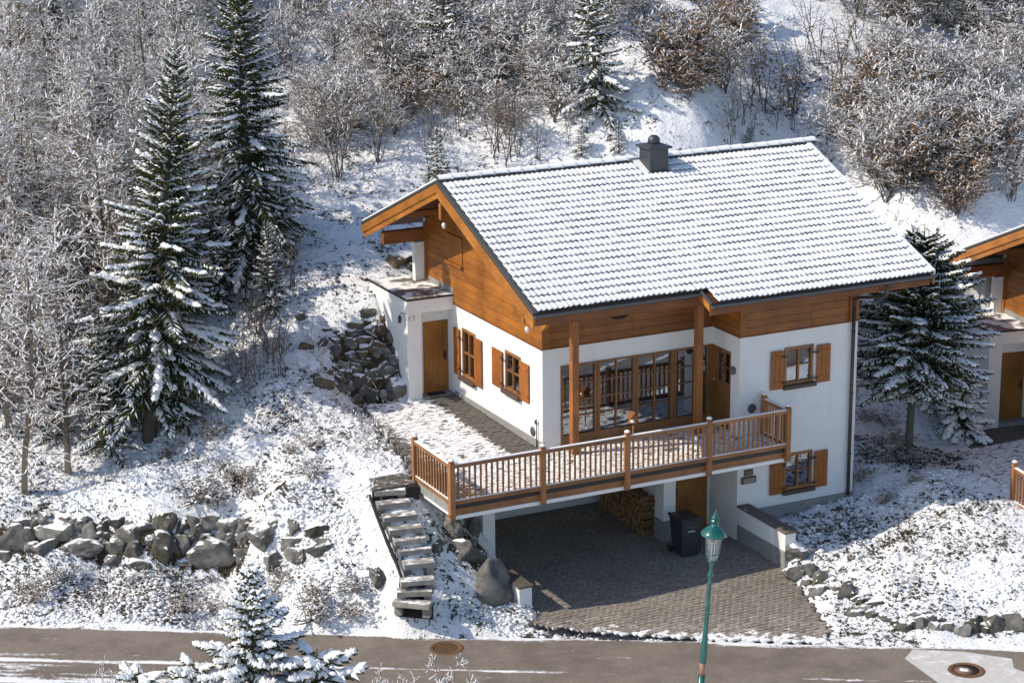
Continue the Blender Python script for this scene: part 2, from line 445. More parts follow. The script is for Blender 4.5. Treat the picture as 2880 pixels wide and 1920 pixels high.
def mat_patio(joint=False):
    """old stone setts under thin snow; the strip sheltered by the eaves is bare"""
    mt, nt, p = newmat('patio_sett')
    v = coords(nt, space='World')
    n1 = noise_n(nt, v, 12, 5)
    base = ramp(nt, n1, [(.3, (.07, .062, .052)), (.7, (.16, .145, .125))])
    sx = N(nt, 'ShaderNodeSeparateXYZ'); nt.links.new(v, sx.inputs[0])
    mpn = noise_n(nt, coords(nt, (4.2, 11, 1), 'World'), 1.0, 3, .7, .4)
    big = noise_n(nt, v, .9, 2)
    wall = N(nt, 'ShaderNodeMapRange'); wall.inputs[1].default_value = -1.0; wall.inputs[2].default_value = -.40; wall.inputs[3].default_value = .0; wall.inputs[4].default_value = .5
    nt.links.new(sx.outputs[0], wall.inputs[0])
    front = N(nt, 'ShaderNodeMapRange'); front.inputs[1].default_value = -.15; front.inputs[2].default_value = .35
    nt.links.new(sx.outputs[1], front.inputs[0])
    left = N(nt, 'ShaderNodeMapRange'); left.inputs[1].default_value = -3.1; left.inputs[2].default_value = -2.6; left.inputs[3].default_value = .16; left.inputs[4].default_value = 0
    nt.links.new(sx.outputs[0], left.inputs[0])
    a = mathn(nt, 'ADD', mathn(nt, 'MULTIPLY', mpn, .88), mathn(nt, 'MULTIPLY', big, .12))
    a = mathn(nt, 'ADD', mathn(nt, 'ADD', a, mathn(nt, 'MULTIPLY', wall.outputs[0], front.outputs[0])), left.outputs[0])
    mr = N(nt, 'ShaderNodeMapRange'); mr.inputs[1].default_value = .585; mr.inputs[2].default_value = .53; nt.links.new(a, mr.inputs[0])
    if joint: base = (.05, .042, .035)
    nt.links.new(mixc(nt, mr.outputs[0], base, SNOW), p.inputs['Base Color'])
    p.inputs['Roughness'].default_value = .85
    bump(nt, p, mathn(nt, 'ADD', n1, mr.outputs[0]), .5, .02)
    return mt
M['sett'] = mat_patio(); M['joint'] = mat_patio(True)
def mat_plaster():
    mt, nt, p = newmat('white_plaster'); v = coords(nt, space='World')
    n = noise_n(nt, v, 3, 5, .6); st = noise_n(nt, coords(nt, (2.2, 2.2, .28), 'World'), 1.0, 5, .62, .3); f = noise_n(nt, v, 34, 3)
    base = ramp(nt, n, [(.3, (.76, .755, .74)), (.7, (.81, .81, .80))])
    base = mixc(nt, ramp(nt, st, [(.56, 0.0), (.72, .30)]), base, (.56, .54, .50))
    nt.links.new(base, p.inputs['Base Color']); p.inputs['Roughness'].default_value = .92; p.inputs['Specular IOR Level'].default_value = .2
    bump(nt, p, mathn(nt, 'ADD', mathn(nt, 'MULTIPLY', f, .4), n), .18, .012); return mt
M['plaster'] = mat_plaster()
M['plinth'] = mat_plain('grey_plinth', (.27, .265, .255), .9, .16, 7, 0, .2, .15)
M['rock'] = mat_snowy('grey_rock', (.055, .052, .048), (.25, .24, .222), 3.5, .92, .72, .84, .5, 3.2, -.02, None, .9)
M['rock_moss'] = mat_snowy('mossy_rock', (.045, .042, .036), (.17, .158, .135), 4.0, .92, .72, .84, .5, 2.6, 0, (.055, .06, .02), .9)
M['rock_bare'] = mat_snowy('bare_rock', (.07, .068, .062), (.24, .23, .21), 2.6, .9, .93, 1.06, .25, 3, -.03, None, .9)
M['rock_brown'] = mat_snowy('brown_rock', (.07, .05, .032), (.17, .13, .09), 4.0, .92, .62, .76, .5, 2.6, 0, None, .9)

# ---------------------------------------------------------------- ground
def spread(a, b, step, lo, hi):
    c = list(np.arange(a, b+1e-6, step)); d, x = step, c[-1]
    while x < hi: d *= 1.35; x += d; c.append(x)
    d, x = step, c[0]; pre = []
    while x > lo: d *= 1.35; x -= d; pre.append(x)
    return np.array(pre[::-1]+c)
gx = spread(-22, 17, .14, -150, 220); gy = spread(-13, 25, .14, -120, 260)
GX, GY = np.meshgrid(gx, gy)
GZ = ground_base(GX, GY)
S_, N_ = GX*DS[0]+GY*DS[1], GX*DN[0]+GY*DN[1]
lump = np.zeros(GX.shape); litter = np.zeros(GX.shape)
rng = np.random.default_rng(5)
def vnoise(X, Y, sc, seed):
    """value noise on numpy arrays"""
    r = np.random.default_rng(seed).random((256, 256))
    x, y = X*sc, Y*sc; xi, yi = np.floor(x).astype(int), np.floor(y).astype(int)
    fx, fy = x-xi, y-yi; fx, fy = fx*fx*(3-2*fx), fy*fy*(3-2*fy)
    g = lambda a, b: r[a % 256, b % 256]
    return (g(xi,yi)*(1-fx)+g(xi+1,yi)*fx)*(1-fy) + (g(xi,yi+1)*(1-fx)+g(xi+1,yi+1)*fx)*fy
lump = (vnoise(GX, GY, 1.1, 1)-.5)*.16 + (vnoise(GX, GY, 2.7, 2)-.5)*.11 + (vnoise(GX, GY, 4.9, 3)-.5)*.09
off = np.clip((-4.4-N_)/.5, 0, 1)
lump *= 1-off
litter = .10 + .5*vnoise(GX, GY, .25, 9)
litter = np.where(N_ > 5, litter+.05, litter)
bank = (N_ < -2.1) & (N_ > -5)
litter = np.where(bank & (S_ < 3), .34, litter)
litter = np.where(N_ > 6, litter-.10, litter)
face = (N_ > -2.1) & (N_ < -1.78) & (S_ < -6.4); litter = np.where(face, 1.3, litter)
bankz = np.exp(-(((GX+2.1)/1.3)**2+((GY-6.2)/.9)**2)**2); litter = np.maximum(litter, 1.25*bankz)
pile = np.exp(-(((GX+2.9)/.9)**2+((GY+1.5)/.9)**2)**2); litter = np.maximum(litter, .85*pile)
tree_foot = np.exp(-(((GX-11.2)/1.9)**2+((GY+.6)/1.7)**2)**2); litter = np.maximum(litter, .55*tree_foot)  # denser leaf litter on the ground under the round crowned spruce
mound = np.exp(-(((GX-9.0)/3.2)**2+((GY+5.0)/3.0)**2)**2); litter = np.maximum(litter, .50*mound)
slope_ = np.exp(-(((GX+5.4)/1.4)**2+((GY-5.6)/2.6)**2)**2); litter = np.maximum(litter, .48*slope_)
GZ = GZ + lump
flat_ = [(GX[j, i], GY[j, i]) for j in range(len(gy)) for i in range(len(gx))]
def stamp(poly, z):
    xs, ys = [p[0] for p in poly], [p[1] for p in poly]
    for j in np.where((gy > min(ys)) & (gy < max(ys)))[0]:
        for i in np.where((gx > min(xs)) & (gx < max(xs)))[0]:
            if inside((gx[i], gy[j]), poly): GZ[j, i] = min(GZ[j, i], z) if z > -9 else z
PORCH = [(-1.30,5.33),(.05,5.33),(.05,7.8),(-1.30,7.8)]
stamp(PORCH, -.6); stamp(PATIO, -.50); stamp(LANDING, -.52); stamp(HOUSE, -3.4); stamp(NBPAD, -2.55); stamp(DRIVE, -3.45)
nx_, ny_ = len(gx), len(gy)
gverts = np.stack([GX, GY, GZ], -1).reshape(-1, 3)
ii, jj = np.meshgrid(np.arange(nx_-1), np.arange(ny_-1)); b0 = (jj*nx_+ii).ravel()
gfaces = np.stack([b0, b0+1, b0+1+nx_, b0+nx_], -1)
gme = bpy.data.meshes.new('ground')
gme.vertices.add(len(gverts)); gme.vertices.foreach_set('co', gverts.ravel())
gme.loops.add(gfaces.size); gme.loops.foreach_set('vertex_index', gfaces.ravel())
gme.polygons.add(len(gfaces)); gme.polygons.foreach_set('loop_start', np.arange(0, gfaces.size, 4)); gme.polygons.foreach_set('loop_total', np.full(len(gfaces), 4))
gme.polygons.foreach_set('use_smooth', np.ones(len(gfaces), bool))
gme.update(calc_edges=True)
at = gme.attributes.new('litter', 'FLOAT', 'POINT'); at.data.foreach_set('value', litter.ravel().astype(np.float32))
gme.materials.append(M['ground'])
ground = tag(link('ground', gme), kind='structure')
def gz(x, y):
    """ground height at a point, read off the finished sheet"""
    i = min(max(int(np.searchsorted(gx, x))-1, 0), nx_-2); j = min(max(int(np.searchsorted(gy, y))-1, 0), ny_-2)
    fx = (x-gx[i])/(gx[i+1]-gx[i]); fy = (y-gy[j])/(gy[j+1]-gy[j])
    return float((GZ[j,i]*(1-fx)+GZ[j,i+1]*fx)*(1-fy) + (GZ[j+1,i]*(1-fx)+GZ[j+1,i+1]*fx)*fy)

# road: one long sheet with a gently ragged upper edge
mb = MB()
ss = [-90 + i*.5 for i in range(0, 361)]
top = [-4.88 + .09*noise.noise((s*.9, 3.1, 0)) + .05*noise.noise((s*2.7, 8.1, 0)) for s in ss]
for i in range(len(ss)-1):
    a, b = ss[i], ss[i+1]
    mb.face([(*xy(a, -10.4), -3.205), (*xy(b, -10.4), -3.205), (*xy(b, top[i+1]), -3.2), (*xy(a, top[i]), -3.2)])
tag(mb.build('road', M['asphalt']), kind='structure')

# pale concrete patch in the road
mb = MB()
pp = [(5.2,-8.98),(4.72,-9.25),(5.0,-9.35),(4.25,-11.5),(6.0,-13.0),(8.2,-12.2),(7.6,-11.3),(6.35,-10.5),(7.6,-10.45)]
pp = [(5.18,-8.95),(4.95,-9.12),(4.70,-9.30),(4.55,-10.9),(4.3,-12.4),(6.2,-12.6),(6.75,-11.4),(6.6,-10.9),(6.9,-10.45),(6.15,-9.6)]
mb.face([(x, y, -3.194) for x, y in pp])
tag(mb.build('concrete_patch', M['concrete_patch']), kind='structure')

# driveway: sand bed and interlocking pavers, the 300 nearest as pieces of their own
FL = lambda x, y: -2.97 - .20*max(0.0, min(1.0, -sn(x, y)[1]/4.5))
drv = tag(MB().build('driveway', M['bed']), kind='structure')
bd = MB()
dp = [(-1.80,3.02),(-1.80,-2.95),(-1.87,-3.35),xy(-.2,-4.05),xy(1.2,-4.42),xy(4.0,-4.70),xy(7.0,-4.8),(4.04,-7.2),(4.66,-5.25),(5.08,-3.75),(5.08,3.02)]
for y0 in np.arange(-7.6, 3.0, .4):                      # the bed follows the fall of the drive
    for x0 in np.arange(-2.0, 5.2, .4):
        q = [(x0, y0), (x0+.4, y0), (x0+.4, y0+.4), (x0, y0+.4)]
        if all(inside(a, dp) for a in q): bd.face([(a, b, FL(a, b)-.04) for a, b in q])
drv.data = bd.data('driveway', M['bed'])
def paver_mesh(name, L, Wd, mat, h=.05, ch=.012):
    b = MB(); b.box(-L/2, L/2, -Wd/2, Wd/2, -h, -ch); 
    b2 = MB(); x, y = L/2, Wd/2
    vs = [(-x,-y,-h),(x,-y,-h),(x,y,-h),(-x,y,-h),(-x,-y,-ch),(x,-y,-ch),(x,y,-ch),(-x,y,-ch),(-x+ch,-y+ch,0),(x-ch,-y+ch,0),(x-ch,y-ch,0),(-x+ch,y-ch,0)]
    fs = [(0,1,5,4),(1,2,6,5),(2,3,7,6),(3,0,4,7),(4,5,9,8),(5,6,10,9),(6,7,11,10),(7,4,8,11),(8,9,10,11)]
    b2.mesh(vs, fs); return b2.data(name, mat), vs, fs
def lay(poly, L, Wd, gap, zf, mat, parent, name, seed, keep=300, near=None, jig=.006, skip=None):
    rnd = random.Random(seed)
    me, vs, fs = paver_mesh(name, L-gap, Wd-gap, mat)
    xs, ys = [p[0] for p in poly], [p[1] for p in poly]
    cells = []; r = 0; y = min(ys)
    while y < max(ys):
        x = min(xs) - (L/2 if r % 2 else 0)
        while x < max(xs):
            if inside((x, y), poly) and not (skip and skip(x, y)): cells.append((x, y))
            x += L
        y += Wd; r += 1
    cells.sort(key=lambda c: near(c))
    rest = MB()
    for k, (x, y) in enumerate(cells):
        z = zf(x, y) + rnd.uniform(-jig, jig); a = rnd.uniform(-.03, .03); tx, ty = rnd.uniform(-.02, .02), rnd.uniform(-.02, .02)
        if k < keep:
            link(name, me, parent, (x, y, z), (tx, ty, a))
        else:
            ca, sa = math.cos(a), math.sin(a)
            rest.mesh([(x+vx*ca-vy*sa, y+vx*sa+vy*ca, z+vz+vx*ty+vy*tx) for vx, vy, vz in vs], fs)
    if rest.f: tag(rest.build(name+'_field', mat, parent), kind='stuff')
lay(dp, .185, .135, .012, lambda x, y: FL(x, y), M['paver'], drv, 'paver', 3, 300, near=lambda c: (c[0]-CAM.x)*.46+(c[1]-CAM.y)*.89)

# patio and the terrace slab over the car port share one floor of small setts
PZ = lambda x, y: -.10 + (.018*max(0, y) if x < 0.1 else 0)
mb = MB()
pt = [(0.0,5.7),(-1.43,5.32),(-2.60,5.5),(-3.40,.8),(-3.70,-.02)]
mb.mesh([(x, y, PZ(-1, y)-.016) for x, y in pt+[(0.0,-.02)]] + [(x, y, PZ(-1, y)-.5) for x, y in pt+[(0.0,-.02)]],
        [(0,1,2,3,4,5),(0,6,7,1),(1,7,8,2),(2,8,9,3),(3,9,10,4),(4,10,11,5)])
pat = tag(mb.build('patio', M['joint']), kind='structure')
allp = [(0.0,5.68),(-1.42,5.3),(-2.58,5.48),(-3.38,.8),(-3.68,.0),(-3.70,-2.44),(5.68,-2.44),(5.68,-1.37),(5.02,-1.37),(5.02,-.02),(0.0,-.02)]
lay(allp, .235, .175, .018, lambda x, y: PZ(x, y), M['sett'], pat, 'sett', 8, 300, near=lambda c: (c[0]-CAM.x)*.46+(c[1]-CAM.y)*.89 + (50 if c[0] > .2 else 0), jig=.008)
# ---------------------------------------------------------------- house materials
M['clad'] = mat_wood('larch_cladding', (.25, .080, .010), (.45, .165, .020), 'y', .55)
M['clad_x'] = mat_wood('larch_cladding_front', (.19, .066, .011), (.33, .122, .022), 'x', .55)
M['barge'] = mat_wood('larch_barge', (.33, .120, .022), (.52, .21, .040), 'y', .5)
M['beam'] = mat_wood('larch_beam', (.16, .052, .012), (.28, .098, .024), 'x', .6)
M['post'] = mat_wood('larch_post', (.25, .085, .020), (.40, .155, .040), 'z', .55)
M['rail_wood'] = mat_wood('weathered_rail_wood', (.27, .110, .036), (.46, .21, .075), 'z', .6)
M['rail_wood_x'] = mat_wood('weathered_rail_wood_long', (.24, .10, .036), (.40, .185, .068), 'x', .6)
M['shutter'] = mat_wood('shutter_wood', (.28, .086, .014), (.45, .155, .028), 'z', .5)
M['frame'] = mat_wood('window_frame_wood', (.23, .10, .032), (.36, .165, .055), 'z', .5)
M['door'] = mat_wood('door_wood', (.27, .105, .018), (.42, .175, .032), 'z', .5)
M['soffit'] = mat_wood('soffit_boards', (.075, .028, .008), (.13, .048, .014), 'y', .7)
M['sill'] = mat_plain('brown_sill', (.085, .055, .042), .6)
M['metal'] = mat_plain('grey_sheet_metal', (.10, .105, .11), .45, .15, 5, .3)
M['brown_metal'] = mat_plain('brown_downpipe_metal', (.075, .05, .042), .5)
M['black'] = mat_plain('black_iron', (.02, .02, .022), .5)
M['dark'] = mat_plain('dark_gap', (.015, .014, .014), .9)
M['roofmetal'] = mat_plain('chimney_metal', (.060, .066, .075), .42, .2, 3, .35)
M['room'] = mat_plain('room_walls', (.10, .085, .07), .9)
M['curtain'] = mat_plain('white_curtain', (.62, .62, .62), .95, .05)
M['white_paint'] = mat_plain('white_paint', (.80, .79, .77), .6, .03)
M['slab_top'] = mat_snowy('porch_roof_gravel', (.10, .085, .07), (.20, .17, .14), 14, .95, .96, 1.04, .55, 2.2, .0, None, .5)
M['coping'] = mat_snowy('stone_coping', (.10, .082, .068), (.16, .135, .115), 8, .8, 1.10, 1.16, .45, 1.3, -.05, None, .2)
def mat_tile():
    mt, nt, p = newmat('roof_tile_clay')
    n = noise_n(nt, coords(nt, space='World'), 10, 3)
    nt.links.new(ramp(nt, n, [(.3, (.030, .031, .033)), (.7, (.065, .066, .07))]), p.inputs['Base Color'])
    p.inputs['Roughness'].default_value = .6
    return mt
M['tile'] = mat_tile()
def mat_roof_snow():
    mt, nt, p = newmat('thin_roof_snow')
    v = coords(nt, space='World'); n = noise_n(nt, v, 7, 4, .65); b = noise_n(nt, v, .7, 3)
    f = mathn(nt, 'ADD', mathn(nt, 'MULTIPLY', n, .8), mathn(nt, 'MULTIPLY', b, .35))
    nt.links.new(ramp(nt, f, [(.36, (.66, .66, .67)), (.52, (.79, .79, .80)), (.66, (.86, .86, .87))]), p.inputs['Base Color'])
    p.inputs['Roughness'].default_value = .85; p.inputs['Specular IOR Level'].default_value = .15; bump(nt, p, n, .5, .03); return mt
M['roof_snow'] = mat_roof_snow()
def mat_glass(name='pane_glass', tint=(.6, .64, .66), refl=.24):
    mt = bpy.data.materials.new(name); mt.use_nodes = True; nt = mt.node_tree
    out = nt.nodes['Material Output']; nt.nodes.remove(nt.nodes['Principled BSDF'])
    t = N(nt, 'ShaderNodeBsdfTransparent'); t.inputs[0].default_value = (*tint, 1)
    g = N(nt, 'ShaderNodeBsdfGlossy'); g.inputs['Roughness'].default_value = .012; g.inputs[0].default_value = (.92, .95, 1, 1)
    n = noise_n(nt, coords(nt, space='World'), 1.2, 2)
    b = N(nt, 'ShaderNodeBump', Strength=.05, Distance=.02); nt.links.new(n, b.inputs['Height']); nt.links.new(b.outputs[0], g.inputs['Normal'])
    fr = N(nt, 'ShaderNodeFresnel', IOR=1.5)
    f = mathn(nt, 'ADD', mathn(nt, 'MULTIPLY', fr.outputs[0], 1.6), refl-.06, True)
    mx = N(nt, 'ShaderNodeMixShader'); nt.links.new(f, mx.inputs[0]); nt.links.new(t.outputs[0], mx.inputs[1]); nt.links.new(g.outputs[0], mx.inputs[2])
    nt.links.new(mx.outputs[0], out.inputs[0]); return mt
M['glass'] = mat_glass()

# ---------------------------------------------------------------- parts of a chalet, in its own coordinates
RY, RZ, RS = 3.19, 6.51, .4075                       # ridge line and pitch
rz_ = lambda y: RZ - RS*abs(y-RY)
TH = math.atan(RS); CT, ST = math.cos(TH), math.sin(TH)
EY1, EY2, EYB = -2.35, -2.86, 8.34                   # eaves: front, front over the projecting bay, back
class Face:
    """a wall face: u along the wall, v up, d outwards"""
    def __init__(s, kind, c): s.k, s.c = kind, c
    def P(s, u, v, d=0):
        return (u, s.c-d, v) if s.k == 'front' else (s.c-d, u, v)
    def box(s, mb, u0, u1, v0, v1, d0, d1, mi=0, bev=0):
        if s.k == 'front': mb.box(u0, u1, s.c-d1, s.c-d0, v0, v1, mi, bev)
        else: mb.box(s.c-d1, s.c-d0, u0, u1, v0, v1, mi, bev)
    def holes(s, mb, u0, u1, v0, v1, hs, depth=.16, mi=0):
        us = sorted({u0, u1, *[h[0] for h in hs], *[h[1] for h in hs]}); vs = sorted({v0, v1, *[h[2] for h in hs], *[h[3] for h in hs]})
        for a, b in zip(us, us[1:]):
            for c, d in zip(vs, vs[1:]):
                um, vm = (a+b)/2, (c+d)/2
                if any(h[0] < um < h[1] and h[2] < vm < h[3] for h in hs): continue
                mb.face([s.P(a,c), s.P(b,c), s.P(b,d), s.P(a,d)], mi)
        for h in hs:
            a, b, c, d = h; q = -depth
            for e in (((a,c),(b,c)), ((b,c),(b,d)), ((b,d),(a,d)), ((a,d),(a,c))):
                mb.face([s.P(*e[0]), s.P(*e[1]), s.P(*e[1], q), s.P(*e[0], q)], mi)
def niche(root, F, a, b, c, d, depth=1.4):
    """the dim room behind an opening"""
    mb = MB(); q0, q1 = -.17, -depth
    mb.face([F.P(a-.3,c-.2,q1), F.P(b+.3,c-.2,q1), F.P(b+.3,d+.2,q1), F.P(a-.3,d+.2,q1)])
    for e in (((a-.3,c-.2),(b+.3,c-.2)), ((b+.3,c-.2),(b+.3,d+.2)), ((b+.3,d+.2),(a-.3,d+.2)), ((a-.3,d+.2),(a-.3,c-.2))):
        mb.face([F.P(*e[0],q0), F.P(*e[1],q0), F.P(*e[1],q1), F.P(*e[0],q1)])
    mb.build('room', M['room'], root)
def window(root, F, u0, u1, v0, v1, shut=(), sill=True, curtain=True, hinge=True):
    niche(root, F, u0, u1, v0, v1)
    w = .075; mb = MB()
    d0, d1 = -.10, .025
    F.box(mb, u0, u0+w, v0, v1, d0, d1); F.box(mb, u1-w, u1, v0, v1, d0, d1)
    F.box(mb, u0+w, u1-w, v0, v0+w, d0, d1); F.box(mb, u0+w, u1-w, v1-w, v1, d0, d1)
    um, vm = (u0+u1)/2, (v0+v1)/2
    F.box(mb, um-.022, um+.022, v0+w, v1-w, -.07, .012); 
    F.box(mb, u0+w, um-.022, vm-.014, vm+.014, -.06, .006); F.box(mb, um+.022, u1-w, vm-.014, vm+.014, -.06, .006)
    fr = mb.build('window', M['frame'], root)
    for a, b in ((u0+w, um-.022), (um+.022, u1-w)):
        for c, d in ((v0+w, vm-.014), (vm+.014, v1-w)):
            mb = MB(); F.box(mb, a, b, c, d, -.045, -.033); mb.build('pane', M['glass'], fr)
    if curtain:
        for a, b in ((u0+w, u0+w+.26*(u1-u0)), (u1-w-.26*(u1-u0), u1-w)):
            mb = MB(); n = 12
            for i in range(n):
                x, y = a+(b-a)*i/n, a+(b-a)*(i+1)/n
                mb.face([F.P(x,v0+w,-.14-.02*math.sin(i*2.2)), F.P(y,v0+w,-.14-.02*math.sin((i+1)*2.2)), F.P(y,v1-w,-.14-.02*math.sin((i+1)*2.2)), F.P(x,v1-w,-.14-.02*math.sin(i*2.2))], 0, True)
            mb.build('curtain', M['curtain'], fr)
    if sill:
        mb = MB(); F.box(mb, u0-.04, u1+.06, v0-.11, v0-.004, -.02, .13, 0, .01); mb.build('sill', M['sill'], fr)
    for (a, b, c, d) in shut:
        mb = MB(); n = 3
        for i in range(n):
            x0, x1 = a+(b-a)*i/n, a+(b-a)*(i+1)/n
            F.box(mb, x0+.004, x1-.004, c, d, .035, .062, 0, .006)
        for z in (c+.16*(d-c), d-.16*(d-c)): F.box(mb, a+.03, b-.03, z-.035, z+.035, .0625, .078, 0, .005)
        sh = mb.build('shutter', M['shutter'], root)
        if hinge:
            near = a if abs(a-um) < abs(b-um) else b
            for z in (c+.16*(d-c), d-.16*(d-c)):
                mb = MB(); e = u1 if near > um else u0
                F.box(mb, min(near, e)-.07, max(near, e)+.03, z-.022, z+.022, .079, .092); mb.build('hinge', M['black'], sh)
def board_run(root, F, u0, u1, rows, cut=None, splits=(), mat=None, d=.03):
    for va, vb in rows:
        a, b = (u0, u1), (u0, u1)
        if cut: a, b = cut(va), cut(vb)
        if not a or not b or b[1]-b[0] < .05: continue
        us = [None, *[s for s in splits if b[0]+.1 < s < b[1]-.1], None]
        for k in range(len(us)-1):
            al = a[0] if us[k] is None else us[k]+.004; bl = b[0] if us[k] is None else us[k]+.004
            ar = a[1] if us[k+1] is None else us[k+1]-.004; br = b[1] if us[k+1] is None else us[k+1]-.004
            mb = MB(); g = .004
            q = [(al,va+g),(ar,va+g),(br,vb-g),(bl,vb-g)]
            vs = [F.P(u,v,0.0) for u,v in q]+[F.P(u,v,d) for u,v in q]
            fs = [(4,5,6,7),(0,1,5,4),(1,2,6,5),(2,3,7,6),(3,0,4,7)]
            mb.mesh(vs, fs); mb.build('cladding_board', mat, root)

def tile_shape(u_w, L, var=0):
    """one snow covered pantile: top of snow, and the dark tile edge that shows below it"""
    mb = MB(); nu = 8; vr = random.Random(var+5); am, th = vr.uniform(.93, 1.07), vr.uniform(-.003, .004); sk = vr.uniform(-.15, .15)
    def h(u, w): return w*am*(.5-.5*math.cos(2*math.pi*2*u))*(1+sk*(u-.5))           # two rolls to a tile
    def P(u, t, z): return (u*u_w, -t*CT - z*ST, -t*ST + z*CT)
    rows = [(0.0, .016, .030), (L*.70, .050+th, .046), (L*vr.uniform(.88, .96), .056+th, .048), (L*vr.uniform(.97, 1.03), .038+th, .042)]
    vs, fs = [], []
    for t, base, wave in rows:
        for i in range(nu+1): vs.append(P(i/nu, t, base+h(i/nu, wave)))
    for r in range(3):
        for i in range(nu): fs.append((r*(nu+1)+i, (r+1)*(nu+1)+i, (r+1)*(nu+1)+i+1, r*(nu+1)+i+1))
    mb.mesh(vs, fs, 0, True)
    vs, fs = [], []
    for i in range(nu+1): vs.append(P(i/nu, L*.99, .034+th+h(i/nu, .042)))
    for i in range(nu+1): vs.append(P(i/nu, L*.985, -.024+h(i/nu, .020)))
    for i in range(nu): fs.append((i, nu+1+i, nu+2+i, i+1))
    mb.mesh(vs, fs, 1)
    return mb

def chalet(root, full=True):
    X1 = 8.70 if full else 4.6
    VX0, VX1 = -1.41, (9.97 if full else 4.6)
    G, FR, SD, RB = Face('gable', 0.0), Face('front', 0.0), Face('gable', 5.04), Face('front', -1.35)
    # ---- plastered walls
    winA, winB = (3.95, 4.78, .66, 2.02), (1.22, 2.12, 1.0, 2.06)
    glz = (.52, 5.03, -.10, 2.08)
    mb = MB()
    G.holes(mb, 0, 7.1, -.4, 2.64, [winA, winB])
    FR.holes(mb, 0, 5.04 if full else X1, -.4, 2.64, [glz] if full else [])
    if full:
        SD.holes(mb, -1.35, 0, -.4, 2.64, [(-.92, -.08, -.08, 2.08)])
        upw, low = (6.40, 7.30, 1.10, 2.12), (6.46, 7.36, -1.82, -.80)
        RB.holes(mb, 5.04, 8.70, -2.3, 2.64, [upw, low])
        mb.face([(8.70,-1.35,-2.6),(8.70,7.1,-2.6),(8.70,7.1,4.75),(8.70,-1.35,4.52)])
        mb.face([(8.70,7.1,4.75),(8.70,-1.35,4.52),(8.70,3.19,6.3)])
        mb.face([(5.04,-1.35,-3.1),(5.04,.1,-3.1),(5.04,.1,-.4),(5.04,-1.35,-.4)])
        mb.face([(5.04,-1.35,-3.1),(5.14,-1.35,-3.1),(5.14,-1.35,-2.3),(5.04,-1.35,-2.3)])
    mb.box(0.0, X1, 7.1, 7.3, -.4, 4.6); 
    mb.box(-.34, -.04, 7.12, 7.32, -.4, 3.95)                        # narrow white pier at the back corner
    mb.build('wall', M['plaster'], root)
    mb = MB()
    mb.box(-.028, .05, -.028, 5.28, -.42, .10)
    if full:
        m2 = MB(); m2.box(5.06, 8.725, -1.375, -1.28, -3.3, -2.19); m2.build('plinth', M['plinth'], root)
    mb.build('plinth', M['plinth'], root)
    mb = MB(); mb.box(-.04, .04, 5.30, 7.11, 2.80, 3.02); mb.build('plinth', M['plinth'], root)
    # ---- cladding, board by board
    rows = [(2.60+.19*k, 2.60+.19*(k+1)) for k in range(20)]
    def gcut(v):
        w = (RZ-.30-v)/RS
        if w <= .05: return None
        a, b = max(0.0, RY-w), min(7.12, RY+w)
        return (a, b) if b-a > .05 else None
    gr = [(max(a, 2.60), b) for a, b in rows]
    board_run(root, G, 0, 7.1, gr, gcut, (3.36,), M['clad'])
    mb = MB()                                                       # structural wall behind the boards
    mb.prism([(0.02,2.5),(7.1,2.5),(7.1,4.75),(RY,6.2),(0.02,5.0)], 'x', .004, .12)
    FRT = Face('front', 0.0)
    mb.box(.02, X1 if not full else 5.04, .004, .12, 2.5, 4.95)
    if full: mb.box(5.044, 5.16, -1.346, .12, 2.5, 4.5); mb.box(5.044, 8.69, -1.346, -1.22, 2.5, 4.4)
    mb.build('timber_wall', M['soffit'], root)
    frows = [(2.60+.20*k, 2.80+.20*k) for k in range(9)]
    board_run(root, FR, -.03, 5.0 if full else X1, frows, None, (2.6,), M['clad_x'])
    if full:
        board_run(root, RB, 5.01, 8.71, frows[:8], None, (7.2,), M['clad_x'])
        board_run(root, SD, -1.35, -.03, frows[:8], None, (), M['clad'])
        mb = MB(); mb.box(8.38, 8.60, -1.43, -1.385, 2.60, 3.9); mb.build('corner_board', M['clad_x'], root)
        mb = MB(); mb.box(4.99, 5.20, -1.43, -1.385, 2.60, 4.2); mb.build('corner_board', M['clad_x'], root)
    mb = MB(); mb.box(-.045, .16, -.075, -.034, 2.60, 4.6); mb.build('corner_board', M['clad_x'], root)
    mb = MB(); mb.box(-.07, -.034, 7.00, 7.16, 2.85, 4.5); mb.build('corner_board', M['post'], root)
    mb = MB()                                                       # drip board under the cladding
    G.box(mb, -.04, 5.28, 2.565, 2.598, 0.0, .045); FR.box(mb, 0.0, 4.99 if full else X1, 2.565, 2.598, 0.0, .045)
    if full: RB.box(mb, 5.0, 8.72, 2.565, 2.598, 0, .045); SD.box(mb, -1.39, -.05, 2.565, 2.598, 0, .043)
    mb.build('drip_board', M['beam'], root)
    # ---- windows
    window(root, G, *winA, shut=[(4.90,5.26,.62,1.94),(3.50,3.93,.62,1.96)])
    window(root, G, *winB, shut=[(2.24,2.84,.94,1.97),(.70,1.20,.96,2.0)])
    mb = MB(); gf = Face('gable', -.03)
    for k in range(7): gf.box(mb, 4.64+.134*k, 4.64+.134*k+.128, 3.76, 4.46, .002, .030, 0, .006)
    gf.box(mb, 4.60, 5.62, 4.462, 4.52, .002, .05); mb.build('loft_hatch', M['clad'], root)
    mb = MB(); gf.box(mb, 4.58, 5.64, 3.68, 3.755, .002, .10, 0, .008); mb.build('sill', M['clad'], root)
